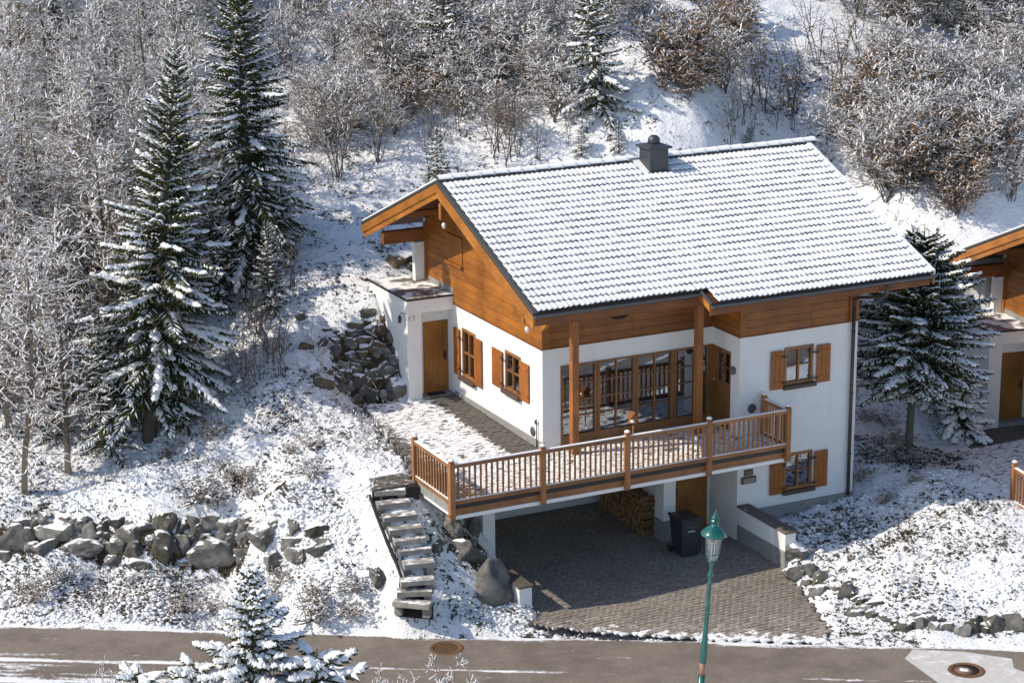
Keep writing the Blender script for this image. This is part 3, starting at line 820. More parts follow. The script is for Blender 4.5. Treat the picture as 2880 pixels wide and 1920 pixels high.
    if full:
        window(root, RB, *upw, shut=[(5.96,6.36,1.03,2.07),(7.39,7.82,1.04,2.07)])
        window(root, RB, *low, shut=[(6.02,6.43,-1.88,-.93),(7.41,7.83,-1.88,-.86)])
        # ---- glazed wall of the veranda
        a, b, c, d = glz; mb = MB(); e0, e1 = -.12, .03
        FR.box(mb, a, b, d-.05, d, e0, e1); FR.box(mb, a, b, c, c+.30, e0, e1)
        mull = [a, 1.58, 2.72, 3.86, 4.56, b]
        for i, x in enumerate(mull):
            w = .05 if 0 < i < len(mull)-1 else .03
            x0, x1 = (x, x+.05) if i == 0 else ((x-.16, x) if i == len(mull)-1 else (x-.07, x+.07))
            if i in (1, 2, 3): 
                FR.box(mb, x-.075, x-.006, c+.30, d-.05, e0, e1); FR.box(mb, x+.006, x+.075, c+.30, d-.05, e0, e1)
            else: FR.box(mb, x0, x1, c+.30, d-.05, e0, e1)
        cells = [(a+.05, 1.505), (1.655, 2.645), (2.795, 3.785), (3.935, 4.49), (4.63, b-.16)]
        zs = [c+.30, .68, 1.11, 1.55, d-.05]
        cols = []
        for k, (x0, x1) in enumerate(cells):
            parts = [(x0, (x0+x1)/2-.015), ((x0+x1)/2+.015, x1)] if k < 3 else [(x0, x1)]
            if k < 3: FR.box(mb, (x0+x1)/2-.015, (x0+x1)/2+.015, zs[0], zs[-1], -.07, .006)
            cols += parts
        for x0, x1 in cols:
            for z in zs[1:-1]: FR.box(mb, x0, x1, z-.013, z+.013, -.065, .004)
        gw = mb.build('glazed_wall', M['frame'], root)
        for x0, x1 in cols:
            for z0, z1 in zip(zs, zs[1:]):
                m2 = MB(); FR.box(m2, x0, x1, z0+.013, z1-.013, -.048, -.034); m2.build('pane', M['glass'], gw)
        mb = MB(); mb.box(.05, 5.0, .2, 5.2, -.14, -.10)
        mb.face([(.05,5.2,-.1),(5.0,5.2,-.1),(5.0,5.2,2.6),(.05,5.2,2.6)]); mb.face([(.05,.2,2.6),(5.0,.2,2.6),(5.0,5.2,2.6),(.05,5.2,2.6)])
        mb.face([(5.0,.2,-.1),(5.0,5.2,-.1),(5.0,5.2,2.6),(5.0,.2,2.6)]); mb.face([(.16,2.3,-.1),(.16,5.2,-.1),(.16,5.2,2.6),(.16,2.3,2.6)])
        mb.build('living_room', M['room'], root)
        for x0, x1, sweep in ((3.96, 4.22, .12), (2.5, 2.68, .02), (1.9, 2.05, 0)):
            mb = MB(); n = 10
            for i in range(n):
                p = lambda k, z: (x0+(x1-x0)*k/n + (sweep if z < 1.3 else 0), .20+.03*math.sin(k*2.1), z)
                for za, zb in ((.1, 1.25), (1.25, 2.05)): mb.face([p(i,za), p(i+1,za), p(i+1,zb), p(i,zb)], 0, True)
            mb.build('curtain', M['curtain'], gw)
        # ---- veranda door in the side of the bay
        mb = MB(); SD.box(mb, -.91, -.08, -.08, 1.18, -.10, -.02)
        for k in range(6): SD.box(mb, -.88+.135*k, -.88+.135*k+.128, -.06, 1.10, -.019, .0, 0, .004)
        SD.box(mb, -.26, -.08, 1.18, 2.08, -.10, .0); SD.box(mb, -.91, -.86, 1.18, 2.08, -.10, .0); SD.box(mb, -.86, -.26, 2.0, 2.08, -.1, .0); SD.box(mb, -.58, -.54, 1.18, 2.0, -.1, .0)
        SD.box(mb, -.86, -.58, 1.58, 1.61, -.08, -.01); SD.box(mb, -.54, -.26, 1.58, 1.61, -.08, -.01)
        SD.box(mb, -.079, -.002, -.08, 2.08, -.05, .03)
        vd = mb.build('door', M['frame'], root)
        for u0, u1 in ((-.86,-.58),(-.54,-.26)):
            for v0, v1 in ((1.18,1.58),(1.61,2.0)):
                mb = MB(); SD.box(mb, u0, u1, v0, v1, -.06, -.045); mb.build('pane', M['glass'], vd)
        niche(root, Face('gable', 5.04), -.86, -.26, .3, 2.0, .9)
        # ---- lamps, vents and plates on the wall
        mb = MB()
        vs = mb.lathe([(0,0),(.10,.0),(.115,.03),(.10,.07),(.05,.10),(0,.105)], 14)
        wl = mb.build('wall_lamp', M['coping'], root, (5.035, -1.08, 1.62)); wl.rotation_euler = (0, -math.pi/2, 0)
        for loc, rot in (((5.43,-1.352,.61), (math.pi/2,0,0)), ((-.004,.53,.26), (0,-math.pi/2,0))):
            mb = MB(); mb.lathe([(0,.0),(.125,0),(.13,.012),(.115,.03),(.03,.035),(0,.03)], 18)
            v_ = mb.build('vent_cover', M['metal'], root, loc); v_.rotation_euler = rot
        mb = MB(); mb.tube([(-.05,.24,-.08),(-.05,.24,.55)], .018, 6); mb.tube([(-.05,.24,.55),(-.09,.24,.62),(-.05,.24,.66)], .035, 6); mb.build('standpipe', M['metal'], root)
        mb = MB(); RB.box(mb, 5.24, 5.50, -1.22, -1.05, .002, .03, 0, .008); RB.box(mb, 5.27, 5.47, -1.19, -1.08, .031, .036, 1); mb.build('name_plate', [M['sill'], mat_plain('olive_plate', (.16,.145,.09), .6)], root)
        mb = MB(); RB.box(mb, 5.15, 5.58, -1.43, -1.245, .002, .07, 0, .01); RB.box(mb, 5.18, 5.55, -1.41, -1.275, .071, .078, 1); mb.build('letter_box', [M['sill'], mat_plain('pinkish_plate', (.27,.21,.19), .6)], root)
        # dark arched opening in the wood above the glazing
        mb = MB(); pts = [(2.48,3.22)]+[(2.21-.27*math.cos(math.pi*(1-k/10)+math.pi), 3.22-.11*math.sin(math.pi*k/10)) for k in range(1,10)]+[(1.94,3.22)]
        pts = [(2.21+.27*math.cos(math.pi+math.pi*k/12), 3.22+.11*math.sin(math.pi+math.pi*k/12)) for k in range(13)]
        mb.prism(pts, 'y', -.036, -.031); mb.build('vent_opening', M['dark'], root)
        # ---- veranda posts and beam
        for x0, x1 in ((.50,.68),(4.15,4.33)):
            mb = MB(); mb.box(x0, x1, -.70, -.52, -.12, 3.40, 0, .015); mb.build('veranda_post', M['post'], root)
        mb = MB(); mb.box(-.15, 4.9, -.73, -.50, 3.40, 3.66, 0, .015); mb.build('veranda_beam', M['beam'], root)
    # ---- porch
    mb = MB()
    mb.box(-1.41, -1.0, 5.29, 5.75, -.4, 2.80); mb.box(-1.0, 0.0, 5.29, 5.60, 2.43, 2.80)
    mb.box(-1.41, -1.15, 5.75, 7.9, -.4, 2.80); mb.box(-1.15, 0.0, 5.68, 5.9, 2.05, 2.80); mb.box(-1.0, -.785, 5.675, 5.9, -.4, 2.05); mb.box(-.035, 0.0, 5.675, 5.9, -.4, 2.05)
    mb.build('porch_wall', M['plaster'], root)
    mb = MB(); mb.box(-1.44, -.001, 5.26, 7.95, 2.80, 2.835, 0); mb.box(-1.40, -.04, 5.30, 7.9, 2.8355, 2.855, 1); mb.build('porch_roof', [M['black'], M['slab_top']], root)
    mb = MB(); mb.box(-1.0, 0.0, 5.3, 5.9, -.4, .02); mb.build('porch_step', M['plinth'], root)
    mb = MB(); mb.box(-.785, -.035, 5.665, 5.72, .02, 2.05)
    for k in range(5): mb.box(-.78+.149*k, -.78+.149*k+.145, 5.655, 5.6645, .03, 2.04)
    fd = mb.build('door', M['door'], root)
    mb = MB(); mb.box(-.17, -.11, 5.640, 5.654, .92, 1.16); mb.tube([(-.14,5.62,1.06),(-.25,5.61,1.06)], .013, 5); mb.build('handle', M['black'], fd)
    if full:
        mb = MB(); mb.box(-.75, -.25, 5.34, 5.60, .022, .04, 0, .008); mb.build('door_mat', M['dark'], root)
        mb = MB(); mb.tube([(-1.41,5.46,2.40),(-1.52,5.46,2.46),(-1.56,5.46,2.40)], .012, 5); mb.lathe([(.0,.08),(.05,.04),(.055,.0),(.045,-.12),(.03,-.14),(0,-.145)], 8, 0, (-1.56,5.46,2.32)); mb.build('porch_lantern', M['black'], root)
        for x, strokes in ((-1.34, [((0,0),(0,.13)),((-.035,.095),(0,.13))]), (-1.26, [((0,.13),(.06,.13)),((.06,.13),(.03,.08)),((.03,.08),(.065,.045)),((.065,.045),(.04,.005)),((.04,.005),(0,.012))])):
            mb = MB()
            for a, b in strokes: mb.beam((x+a[0], 5.284, 2.24+a[1]), (x+b[0], 5.284, 2.2401+b[1]), .014, .008, (0,-1,.01))
            mb.build('house_number', M['plinth'], root)
    # ---- roof structure
    mb = MB()
    def slab(y0, y1, x0, x1, t0, t1, mi=0):
        a, b = rz_(y0), rz_(y1)
        vs = [(x0,y0,a-t1),(x1,y0,a-t1),(x1,y1,b-t1),(x0,y1,b-t1),(x0,y0,a-t0),(x1,y0,a-t0),(x1,y1,b-t0),(x0,y1,b-t0)]
        mb.mesh(vs, [(0,3,2,1),(4,5,6,7),(0,1,5,4),(1,2,6,5),(2,3,7,6),(3,0,4,7)], mi)
    slab(EY1+.06, RY, VX0+.05, VX1-.05, .05, .20); slab(RY, EYB-.06, VX0+.05, VX1-.05, .05, .20)
    if full: slab(EY2+.06, EY1+.06, 3.26, VX1-.05, .05, .20)
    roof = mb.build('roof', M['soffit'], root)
    mb = MB(); slab(RY, EYB, VX0, VX1, -.06, .045); mb.build('roof_snow', M['snow'], roof)
    # verge: grey metal strip and two tiers of barge board on each slope
    def verge(x0, x1, ya, yb, t0, t1, name, mat, teeth=False):
        b = MB(); n = max(2, int(abs(yb-ya)/.045)) if teeth else 1
        top_ = [(ya, rz_(ya)-t0), (yb, rz_(yb)-t0)]
        bot = [(yb+(ya-yb)*i/n, rz_(yb+(ya-yb)*i/n)-t1-(.022 if teeth and i % 2 else 0)) for i in range(n+1)]
        b.prism(top_+bot, 'x', x0, x1); b.build(name, mat, roof)
    for ya, yb in ((RY-.002, EY1), (RY+.002, EYB)):
        verge(VX0-.03, VX0+.10, ya, yb, -.012, .045, 'verge_strip', M['metal'])
        verge(VX0-.025, VX0+.02, ya, yb, .047, .085, 'verge_strip', M['dark'])
        verge(VX0-.03, VX0+.03, ya, yb, .087, .30, 'barge_board', M['barge'], True)
        verge(VX0+.006, VX0+.045, ya, yb+(.10 if yb < 0 else -.10), .295, .47, 'barge_board', M['barge'])
    if full:
        verge(VX1-.10, VX1+.03, RY-.002, EY2, -.075, .05, 'verge_strip', M['snow'])
        verge(VX1-.03, VX1+.02, RY-.002, EY2, .052, .30, 'barge_board', M['barge'])
        verge(3.20, 3.25, EY1+.30, EY2, -.02, .06, 'verge_strip', M['metal']); verge(3.205, 3.255, EY1+.25, EY2+.06, .07, .24, 'barge_board', M['barge'])
        mb = MB(); mb.box(3.27, VX1-.06, EY2+.10, EY2+.14, rz_(EY2)-.34, rz_(EY2)-.10); mb.build('fascia', M['beam'], roof)
    mb = MB(); mb.box(VX0+.04, 3.4 if full else VX1, EY1+.10, EY1+.14, rz_(EY1)-.36, rz_(EY1)-.10); mb.build('fascia', M['beam'], roof)
    # purlins
    for y, z, x0, x1, h, w in ((3.05, 5.86, -1.36, .3, .26, .20), (-1.72, 4.13, -1.36, 3.5 if full else VX1, .24, .18), (7.22, 4.16, -1.27, .3, .36, .18), (5.4, 5.18, -1.3, .2, .16, .14), (.9, 5.16, -1.3, .2, .16, .14)):
        mb = MB(); mb.box(x0, x1, y-w/2, y+w/2, z-h/2, z+h/2, 0, .012); mb.build('purlin', M['beam'], root)
    for y, z in ((3.02, 5.80), (-1.74, 4.16)):
        mb = MB(); mb.box(-1.42, -1.375, y-.06, y+.06, z-.30, z+.12, 0, .01); mb.build('purlin_cover', M['post'], root)
        mb = MB(); mb.lathe([(0,0),(.045,-.01),(.06,-.06),(.03,-.15),(0,-.16)], 8); mb.build('gable_lamp', M['white_paint'], root, (-1.36, y-.12, z-.36))
    # knee brace at the front corner
    mb = MB(); mb.prism([(-.02,3.05),(-.02,3.34),(-.26,3.40),(-.34,3.40),(-.34,3.30),(-.16,3.14)], 'x', -.06, .06); mb.build('knee_brace', M['barge'], root)
    # gutters
    def gutter(y, x0, x1):
        b = MB(); z = rz_(y)-.055; n = 7
        pr = [(-.075*math.cos(math.pi*k/(n-1)), -.075*math.sin(math.pi*k/(n-1))) for k in range(n)]
        vs = [(x, y-.045+p[0], z+p[1]) for x in (x0, x1) for p in pr]; fs = [(i, i+1, n+i+1, n+i) for i in range(n-1)]
        b.mesh(vs, fs, 0, True); b.face([vs[i] for i in range(n)]); b.face([vs[n+i] for i in range(n)])
        b.box(x0, x1, y-.128, y-.116, z-.006, z+.012)
        return b.build('gutter', M['metal'], roof)
    gutter(EY1, VX0-.02, 3.22 if full else VX1)
    if full:
        gutter(EY2, 3.22, VX1)
        b = MB(); zz = rz_(EY2)-.13
        b.tube([(8.45,EY2-.045,zz),(8.45,EY2-.03,zz-.28),(8.47,EY2+.1,zz-.36),(8.50,-1.62,3.28),(8.50,-1.47,3.20),(8.50,-1.44,3.0)], .048, 8)
        b.tube([(8.50,-1.44,3.02),(8.50,-1.43,-2.25)], .05, 8)
        for z in (2.3, .6, -1.1): b.lathe([(.0,0),(.06,0),(.06,.04),(0,.04)], 8, 0, (8.50,-1.435,z))
        b.build('downpipe', M['brown_metal'], root)
        # ---- tiles
        L = .289; nc = 38; uw = (VX1-VX0-.13)/nc
        shapes = [tile_shape(uw, L+.03, k) for k in range(6)]; tmes = [sh_.data('roof_tile', [M['roof_snow'], M['tile']]) for sh_ in shapes]
        rnd = random.Random(11); cells = []
        for r in range(22):
            t = .20 + r*L - .03
            for c in range(nc):
                u = VX0+.09+c*uw
                if r >= 20 and u < 3.2: continue
                y, z = RY-t*CT, RZ-t*ST
                if 4.42 < u+uw/2 < 5.2 and 2.5 < y-.12 < 3.1: continue
                cells.append((r, u, y, z))
        cells.sort(key=lambda q: (-q[0], q[1]))
        rest = MB()
        for k, (r, u, y, z) in enumerate(cells):
            dz = rnd.uniform(-.004, .004); q_ = rnd.randrange(6); shape, tme = shapes[q_], tmes[q_]; u += rnd.uniform(-.003, .003)
            if k < 300: link('roof_tile', tme, roof, (u, y, z+dz))
            else:
                b0 = len(rest.v); rest.v += [(u+p[0], y+p[1], z+dz+p[2]) for p in shape.v]
                rest.f += [tuple(i+b0 for i in f) for f in shape.f]; rest.m += shape.m; rest.s += shape.s
        tag(rest.build('roof_tile_field', [M['roof_snow'], M['tile']], roof), kind='stuff')
        # ridge tiles under snow
        x = VX0
        rb = MB(); n = 8
        pr = [(.155*math.cos(math.pi*k/n), .115*math.sin(math.pi*k/n)) for k in range(n+1)]
        for xx, sc in ((0, .90), (.34, .97), (.40, 1.04), (.415, .98)):
            rb.v += [(xx, p[0]*sc, p[1]*sc) for p in pr]
        for a in range(3):
            for k in range(n): rb.f.append((a*(n+1)+k, (a+1)*(n+1)+k, (a+1)*(n+1)+k+1, a*(n+1)+k+1)); rb.m.append(0); rb.s.append(True)
        rb.face([(0, p[0]*.9, p[1]*.9) for p in pr], 1)
        rb.face([(0,-.165,-.045),(.41,-.165,-.045),(.41,-.150,.02),(0,-.150,.02)], 1)
        rme = rb.data('ridge_tile', [M['snow'], M['tile']])
        while x < VX1-.1:
            if not (4.35 < x+.2 < 5.15): link('ridge_tile', rme, roof, (x, RY, RZ+.02+rnd.uniform(-.008,.008)))
            x += .4
        # chimney
        b = MB(); b.box(4.54, 5.10, 2.52, 3.10, 6.05, 6.88, 0, .012)
        b.box(4.46, 5.18, 2.44, 3.18, 6.88, 6.94, 0, .01)
        vs = [(4.48,2.46,6.941),(5.16,2.46,6.941),(5.16,3.16,6.941),(4.48,3.16,6.941),(4.72,2.70,7.01),(4.92,2.70,7.01),(4.92,2.92,7.01),(4.72,2.92,7.01)]
        b.mesh(vs, [(0,1,5,4),(1,2,6,5),(2,3,7,6),(3,0,4,7),(4,5,6,7)])
        b.lathe([(.165,0),(.17,.10),(.15,.17),(.10,.225),(.04,.245),(0,.248)], 16, 0, (4.82,2.81,6.97))
        b.box(4.48, 5.16, 2.46, 2.515, 6.16, 6.28)
        b.build('chimney', M['roofmetal'], roof)
        b = MB(); b.mesh([(4.30,2.30,rz_(2.30)+.03),(5.26,2.30,rz_(2.30)+.03),(5.26,3.12,rz_(3.12)+.035),(4.30,3.12,rz_(3.12)+.035)], [(0,1,2,3)]); b.build('chimney_flashing', M['snow'], roof)

house = thing('chalet', 'white plastered chalet with orange wood cladding and snow covered tile roof', 'house')
chalet(house, True)
NB_LOC, NB_ROT = (15.66, -4.24, -2.035), -.172
house2 = thing('chalet', 'neighbouring chalet cut by the edge, showing its wooden gable and white porch', 'house', NB_LOC, NB_ROT)
chalet(house2, False)
# ---------------------------------------------------------------- terrace slab, railings, car port
terr = thing('terrace', 'concrete terrace carried over the car port on white pillars', 'terrace')
mb = MB(); mb.box(-3.70, 5.70, -2.46, -.03, -.42, -.15)
mb.build('slab', M['plinth'], terr)
mb = MB(); mb.face([(-3.70,-2.46,-.116),(5.70,-2.46,-.116),(5.70,-1.36,-.116),(5.02,-1.36,-.116),(5.02,-.02,-.116),(-3.70,-.02,-.116)]); mb.build('joint_bed', M['joint'], terr)
mb = MB(); mb.box(-3.70, 5.70, -2.56, -2.465, -.27, -.15); mb.build('gutter_channel', M['black'], terr)
mb = MB(); mb.box(-3.70, 5.70, -2.55, -2.468, -.44, -.272, 0, .01); mb.build('fascia_board', M['rail_wood_x'], terr)
mb = MB(); mb.box(-3.68, 5.70, -2.56, -2.30, -.54, -.442, 0, .008); mb.box(-3.68, -3.45, -2.30, -.3, -.54, -.42); mb.build('edge_beam', M['white_paint'], terr)
mb = MB(); mb.box(-3.755, -3.705, -2.50, -.4, -.40, -.16); mb.build('side_board', M['plinth'], terr)
mb = MB(); mb.box(-2.02, -1.68, -.62, -.25, -2.45, -.42); mb.build('pillar', M['plaster'], terr)
mb = MB(); mb.box(3.25, 3.61, -.60, -.15, -2.39, -.42, 0); mb.box(3.235, 3.625, -.615, -.135, -3.05, -2.391, 1); mb.build('pillar', [M['plaster'], M['plinth']], terr)
mb = MB()
mb.box(-1.9, 5.03, 3.0, 3.2, -3.1, -.42); mb.box(-2.05, -1.80, -.25, 3.0, -3.1, -.42); mb.box(3.40, 3.60, -.13, 3.0, -3.1, -.42)
mb.box(-1.8, 5.03, -.03, 3.2, -.42, -.30)
mb.build('car_port_wall', M['plaster'], terr)
mb = MB(); mb.box(3.62, 5.035, .02, .12, -3.05, -.45); mb.build('store_wall', M['plaster'], terr)
mb = MB(); mb.box(3.86, 4.93, -.02, .03, -2.97, -.86)
for k in range(7): mb.box(3.88+.148*k, 3.88+.148*k+.143, -.036, -.021, -2.95, -.88)
sd = mb.build('store_door', M['door'], terr)
mb = MB(); mb.box(3.93, 3.99, -.05, -.037, -2.0, -1.76); mb.build('handle', M['black'], sd)
for i, y in enumerate((1.0, 2.0)):
    pass
mb = MB(); mb.prism([(4.26,-.56),(4.40,-.74),(4.54,-.56)], 'y', -.5, -.3); mb.build('ceiling_lamp', M['black'], terr)

# low walls on either side of the drive
def low_wall(name, label, x0, x1, y0, y1, ztop, zsoc, zbot, over=.04):
    t = thing(name, label, 'wall', ((x0+x1)/2, (y0+y1)/2, zbot)); o = Vector(((x0+x1)/2, (y0+y1)/2, zbot))
    b = MB(); b.box(x0-o.x, x1-o.x, y0-o.y, y1-o.y, zsoc-zbot, ztop-.06-zbot); b.build('wall', M['plaster'], t)
    if zsoc > zbot: b = MB(); b.box(x0-.012-o.x, x1+.012-o.x, y0-.012-o.y, y1-o.y, 0, zsoc-zbot-.002); b.build('plinth', M['plinth'], t)
    b = MB(); b.box(x0-over-o.x, x1+over-o.x, y0-over-o.y, y1-o.y, ztop-.058-zbot, ztop-zbot, 0, .012); b.build('coping', M['coping'], t)
low_wall('garden_wall', 'low white wall with grey base and brown coping below the chalet windows', 5.05, 5.36, -3.66, -1.38, -1.99, -2.52, -3.12)
low_wall('garden_wall', 'low white wall with brown coping behind the large round boulder', -2.16, -1.82, -2.95, -.64, -2.40, -3.05, -3.2)

# railing: posts, rails and each baluster
rail = thing('terrace_railing', 'orange wooden railing with snow topped posts round the terrace', 'railing')
def bar(name, p, q, w, h, mat=None, parent=rail, snow=False):
    b = MB(); b.beam(p, q, w, h)
    if snow:
        p2, q2 = Vector(p)+Vector((0,0,h/2+.010)), Vector(q)+Vector((0,0,h/2+.010)); b.beam(p2, q2, w*.82, .020, (0,0,1), 1)
    return b.build(name, [mat or M['rail_wood_x'], M['snow']], parent)
def post(x, y, z0, z1, parent=rail, w=.13):
    b = MB(); b.box(-w/2, w/2, -w/2, w/2, 0, z1-z0-.05, 0, .014); b.lathe([(w*.36,-.001),(w*.56,.012),(w*.60,.04),(w*.42,.062),(0,.068)], 10, 0, (0,0,z1-z0-.05))
    po = b.build('post', [M['rail_wood'], M['snow']], parent, (x, y, z0))
    b = MB(); b.lathe([(w*.55,0),(w*.58,.02),(w*.40,.048),(0,.058)], 10, 0, (0,0,z1-z0-.004)); b.build('snow_cap', M['snow'], po)
    if z0 < -.4:
        b = MB(); b.box(-w*.75, w*.75, -w*.4, w*.62, .10, .145); b.build('bracket', M['rail_wood'], po)
    return po
YR, ZR0, ZR1 = -2.60, -.085, .83
pxs = (-3.77, -1.33, 1.02, 3.38, 5.74)
for k, x in enumerate(pxs): post(x, YR, -.52, .98)
post(-3.77, -.45, -.45, .98); post(5.74, -1.47, -.2, .98)
bal = MB(); bal.box(-.021, .021, -.021, .021, 0, ZR1-ZR0-.09); bme = bal.data('baluster', M['rail_wood'])
def bay(p, q, n, parent=rail):
    p, q = Vector(p), Vector(q); d = (q-p).normalized()
    a, b = p+d*.065, q-d*.065
    bar('handrail', (a.x,a.y,ZR1), (b.x,b.y,ZR1), .10, .085, snow=True, parent=parent); bar('bottom_rail', (a.x,a.y,ZR0), (b.x,b.y,ZR0), .075, .10, snow=True, parent=parent)
    for i in range(n):
        c = a+(b-a)*((i+.75)/(n+.5)); o = link('baluster', bme, parent, (c.x, c.y, ZR0+.05))
        o.rotation_euler = (0, 0, math.atan2(d.y, d.x))
for a, b in zip(pxs, pxs[1:]): bay((a, YR, 0), (b, YR, 0), 15)
bay((-3.77, -.45, 0), (-3.77, YR, 0), 12); bay((5.74, YR, 0), (5.74, -1.47, 0), 7)
# the neighbour's railing end
rail2 = thing('terrace_railing', "orange wooden railing end below the neighbouring chalet's porch", 'railing', NB_LOC, NB_ROT)
post(-3.77, -.62, -.45, 1.02, rail2); post(-3.77, -2.6, -.52, 1.0, rail2)
bay((-3.77, -.62, 0), (-3.77, -2.6, 0), 11, rail2)
mb = MB(); mb.box(-3.72, 4.5, -2.5, 0.0, -.45, -.12); mb.box(-3.4, 0, 0, 5.6, -.5, -.10)
terr2 = thing('terrace', "neighbouring chalet's paved terrace behind its orange railing", 'terrace', NB_LOC, NB_ROT)
mb.build('slab', M['sett'], terr2)
# ---------------------------------------------------------------- stones
import bmesh
def ico(sub):
    bm = bmesh.new(); bmesh.ops.create_icosphere(bm, subdivisions=sub, radius=1.0)
    vs = [v.co.copy() for v in bm.verts]; fs = [tuple(v.index for v in f.verts) for f in bm.faces]; bm.free()
    return vs, fs
ICO1, ICO2, ICO3 = ico(1), ico(2), ico(3)
def rock(name, x, y, z, rx, ry, rz, seed, mat, parent=None, sub=ICO2, cuts=15, rough=.16, o=(0, 0, 0), smooth=False):
    """a boulder: a ball cut by random planes and roughened"""
    rnd = random.Random(seed); vs, fs = sub
    planes = []
    for k in range(cuts):
        d = Vector((rnd.gauss(0,1), rnd.gauss(0,1), rnd.gauss(0,.8))).normalized(); planes.append((d, rnd.uniform(.50, .82)))
    off = Vector((rnd.uniform(0,50), rnd.uniform(0,50), rnd.uniform(0,50))); out = []
    a = rnd.uniform(0, 6.28); ca, sa = math.cos(a), math.sin(a)
    for v in vs:
        p = v.copy()
        for d, h in planes:
            e = p.dot(d)-h
            if e > 0: p -= d*e*.97
        p *= 1.16 + rough*noise.noise(v*1.6+off) + rough*.55*noise.noise(v*4.2+off) + rough*.3*noise.noise(v*9+off)
        out.append((p.x*rx, p.y*ry, p.z*rz))
    mb = MB(); mb.mesh(out, fs, 0, smooth)
    ob = mb.build(name, mat, parent, (x-o[0], y-o[1], z-o[2]))
    return ob
WALL_ROCKS = [[-12.46, 5.2, -2.22, 0.56, 0.41],[-11.41, 4.97, -1.89, 0.52, 0.41],[-10.74, 4.38, -1.97, 0.3, 0.32],[-10.44, 4.19, -1.96, 0.2, 0.16],[-11.79, 4.63, -2.3, 0.37, 0.27],[-10.9, 4.17, -2.34, 0.46, 0.25],[-10.23, 3.85, -2.27, 0.3, 0.26],[-9.84, 3.46, -2.29, 0.26, 0.25],[-9.81, 3.68, -1.98, 0.39, 0.27],[-9.38, 3.37, -2.03, 0.23, 0.19],[-9.27, 3.13, -2.28, 0.37, 0.41],[-9.01, 3.39, -1.7, 0.32, 0.32],[-10.33, 3.71, -2.56, 0.23, 0.18],[-9.84, 3.19, -2.55, 0.34, 0.15],[-8.73, 3.01, -2.17, 0.23, 0.34],[-8.22, 3.01, -1.91, 0.35, 0.26],[-8.03, 2.71, -2.36, 0.59, 0.45],[-7.51, 2.72, -1.9, 0.19, 0.19],[-7.67, 2.67, -2.17, 0.18, 0.15],[-7.27, 1.07, -1.59, 0.41, 0.37],[-6.99, 0.97, -1.3, 0.16, 0.16],[-7.46, 2.26, -2.46, 0.22, 0.26],[-7.15, 0.64, -2.12, 0.33, 0.27],[-6.68, 0.51, -1.62, 0.36, 0.21],[-6.69, 0.22, -1.9, 0.28, 0.28],[-6.1, 0.1, -1.24, 0.32, 0.21],[-6.23, -0.28, -1.59, 0.33, 0.19],[-12.16, 5.14, -2.05, 0.24, 0.22],[-11.16, 4.54, -2.14, 0.22, 0.19],[-9.5, 3.64, -1.7, 0.23, 0.15],[-10.67, 4.23, -2.17, 0.12, 0.1],[-8.78, 2.8, -2.59, 0.19, 0.13],[-7.29, 2.25, -2.05, 0.15, 0.18],[-9.99, 3.85, -1.95, 0.27, 0.17],[-6.58, 0.65, -1.3, 0.22, 0.21],[-7.8, 2.96, -1.81, 0.23, 0.15],[-12.1, 4.86, -2.33, 0.22, 0.17],[-12.68, 5.15, -2.48, 0.3, 0.19],[-10.47, 4.05, -2.22, 0.22, 0.16],[-11.28, 4.41, -2.28, 0.22, 0.15],[-8.95, 3.05, -2.23, 0.15, 0.22]]
BANK_ROCKS = [[-1.63, 5.6, 0.28, 0.31, 0.31],[-2.34, 5.69, 0.18, 0.25, 0.2],[-2.84, 5.6, 0.13, 0.21, 0.17],[-2.65, 5.97, 0.48, 0.31, 0.22],[-1.91, 6.01, 0.66, 0.31, 0.27],[-2.95, 6.2, 0.82, 0.25, 0.2],[-3.89, 5.53, 0.71, 0.31, 0.21],[-3.04, 6.54, 1.28, 0.17, 0.26],[-2.65, 6.45, 1.13, 0.17, 0.17],[-2.31, 6.31, 0.94, 0.23, 0.14],[-1.89, 6.47, 1.26, 0.31, 0.23],[-1.64, 6.26, 1.13, 0.17, 0.2],[-1.31, 6.5, 1.45, 0.2, 0.26],[-1.81, 6.78, 1.69, 0.28, 0.23],[-1.28, 6.98, 1.96, 0.26, 0.23],[-1.82, 7.18, 2.07, 0.26, 0.15],[-2.24, 6.73, 1.48, 0.26, 0.12],[-2.18, 6.95, 1.72, 0.17, 0.12],[-1.51, 6.0, 0.82, 0.15, 0.17],[-1.32, 6.26, 1.18, 0.2, 0.18],[-3.2, 5.97, 0.67, 0.15, 0.14],[-2.62, 6.86, 1.59, 0.15, 0.09],[-1.9, 6.31, 1.1, 0.14, 0.14],[-1.29, 6.06, 0.96, 0.11, 0.17],[-2.32, 6.07, 0.68, 0.15, 0.14],[-2.05, 5.57, 0.17, 0.12, 0.12],[-3.42, 6.07, 0.89, 0.15, 0.12],[-3.01, 7.18, 1.77, 0.15, 0.09],[-3.25, 5.7, 0.46, 0.17, 0.14],[0.16, 8.62, 2.82, 0.21, 0.18],[-1.41, 8.26, 2.75, 0.14, 0.12],[-3.52, 7.83, 2.01, 0.14, 0.14],[-1.77, 5.84, 0.51, 0.17, 0.14],[-2.9, 5.88, 0.42, 0.17, 0.14],[-1.06, 6.36, 1.33, 0.13, 0.17]]
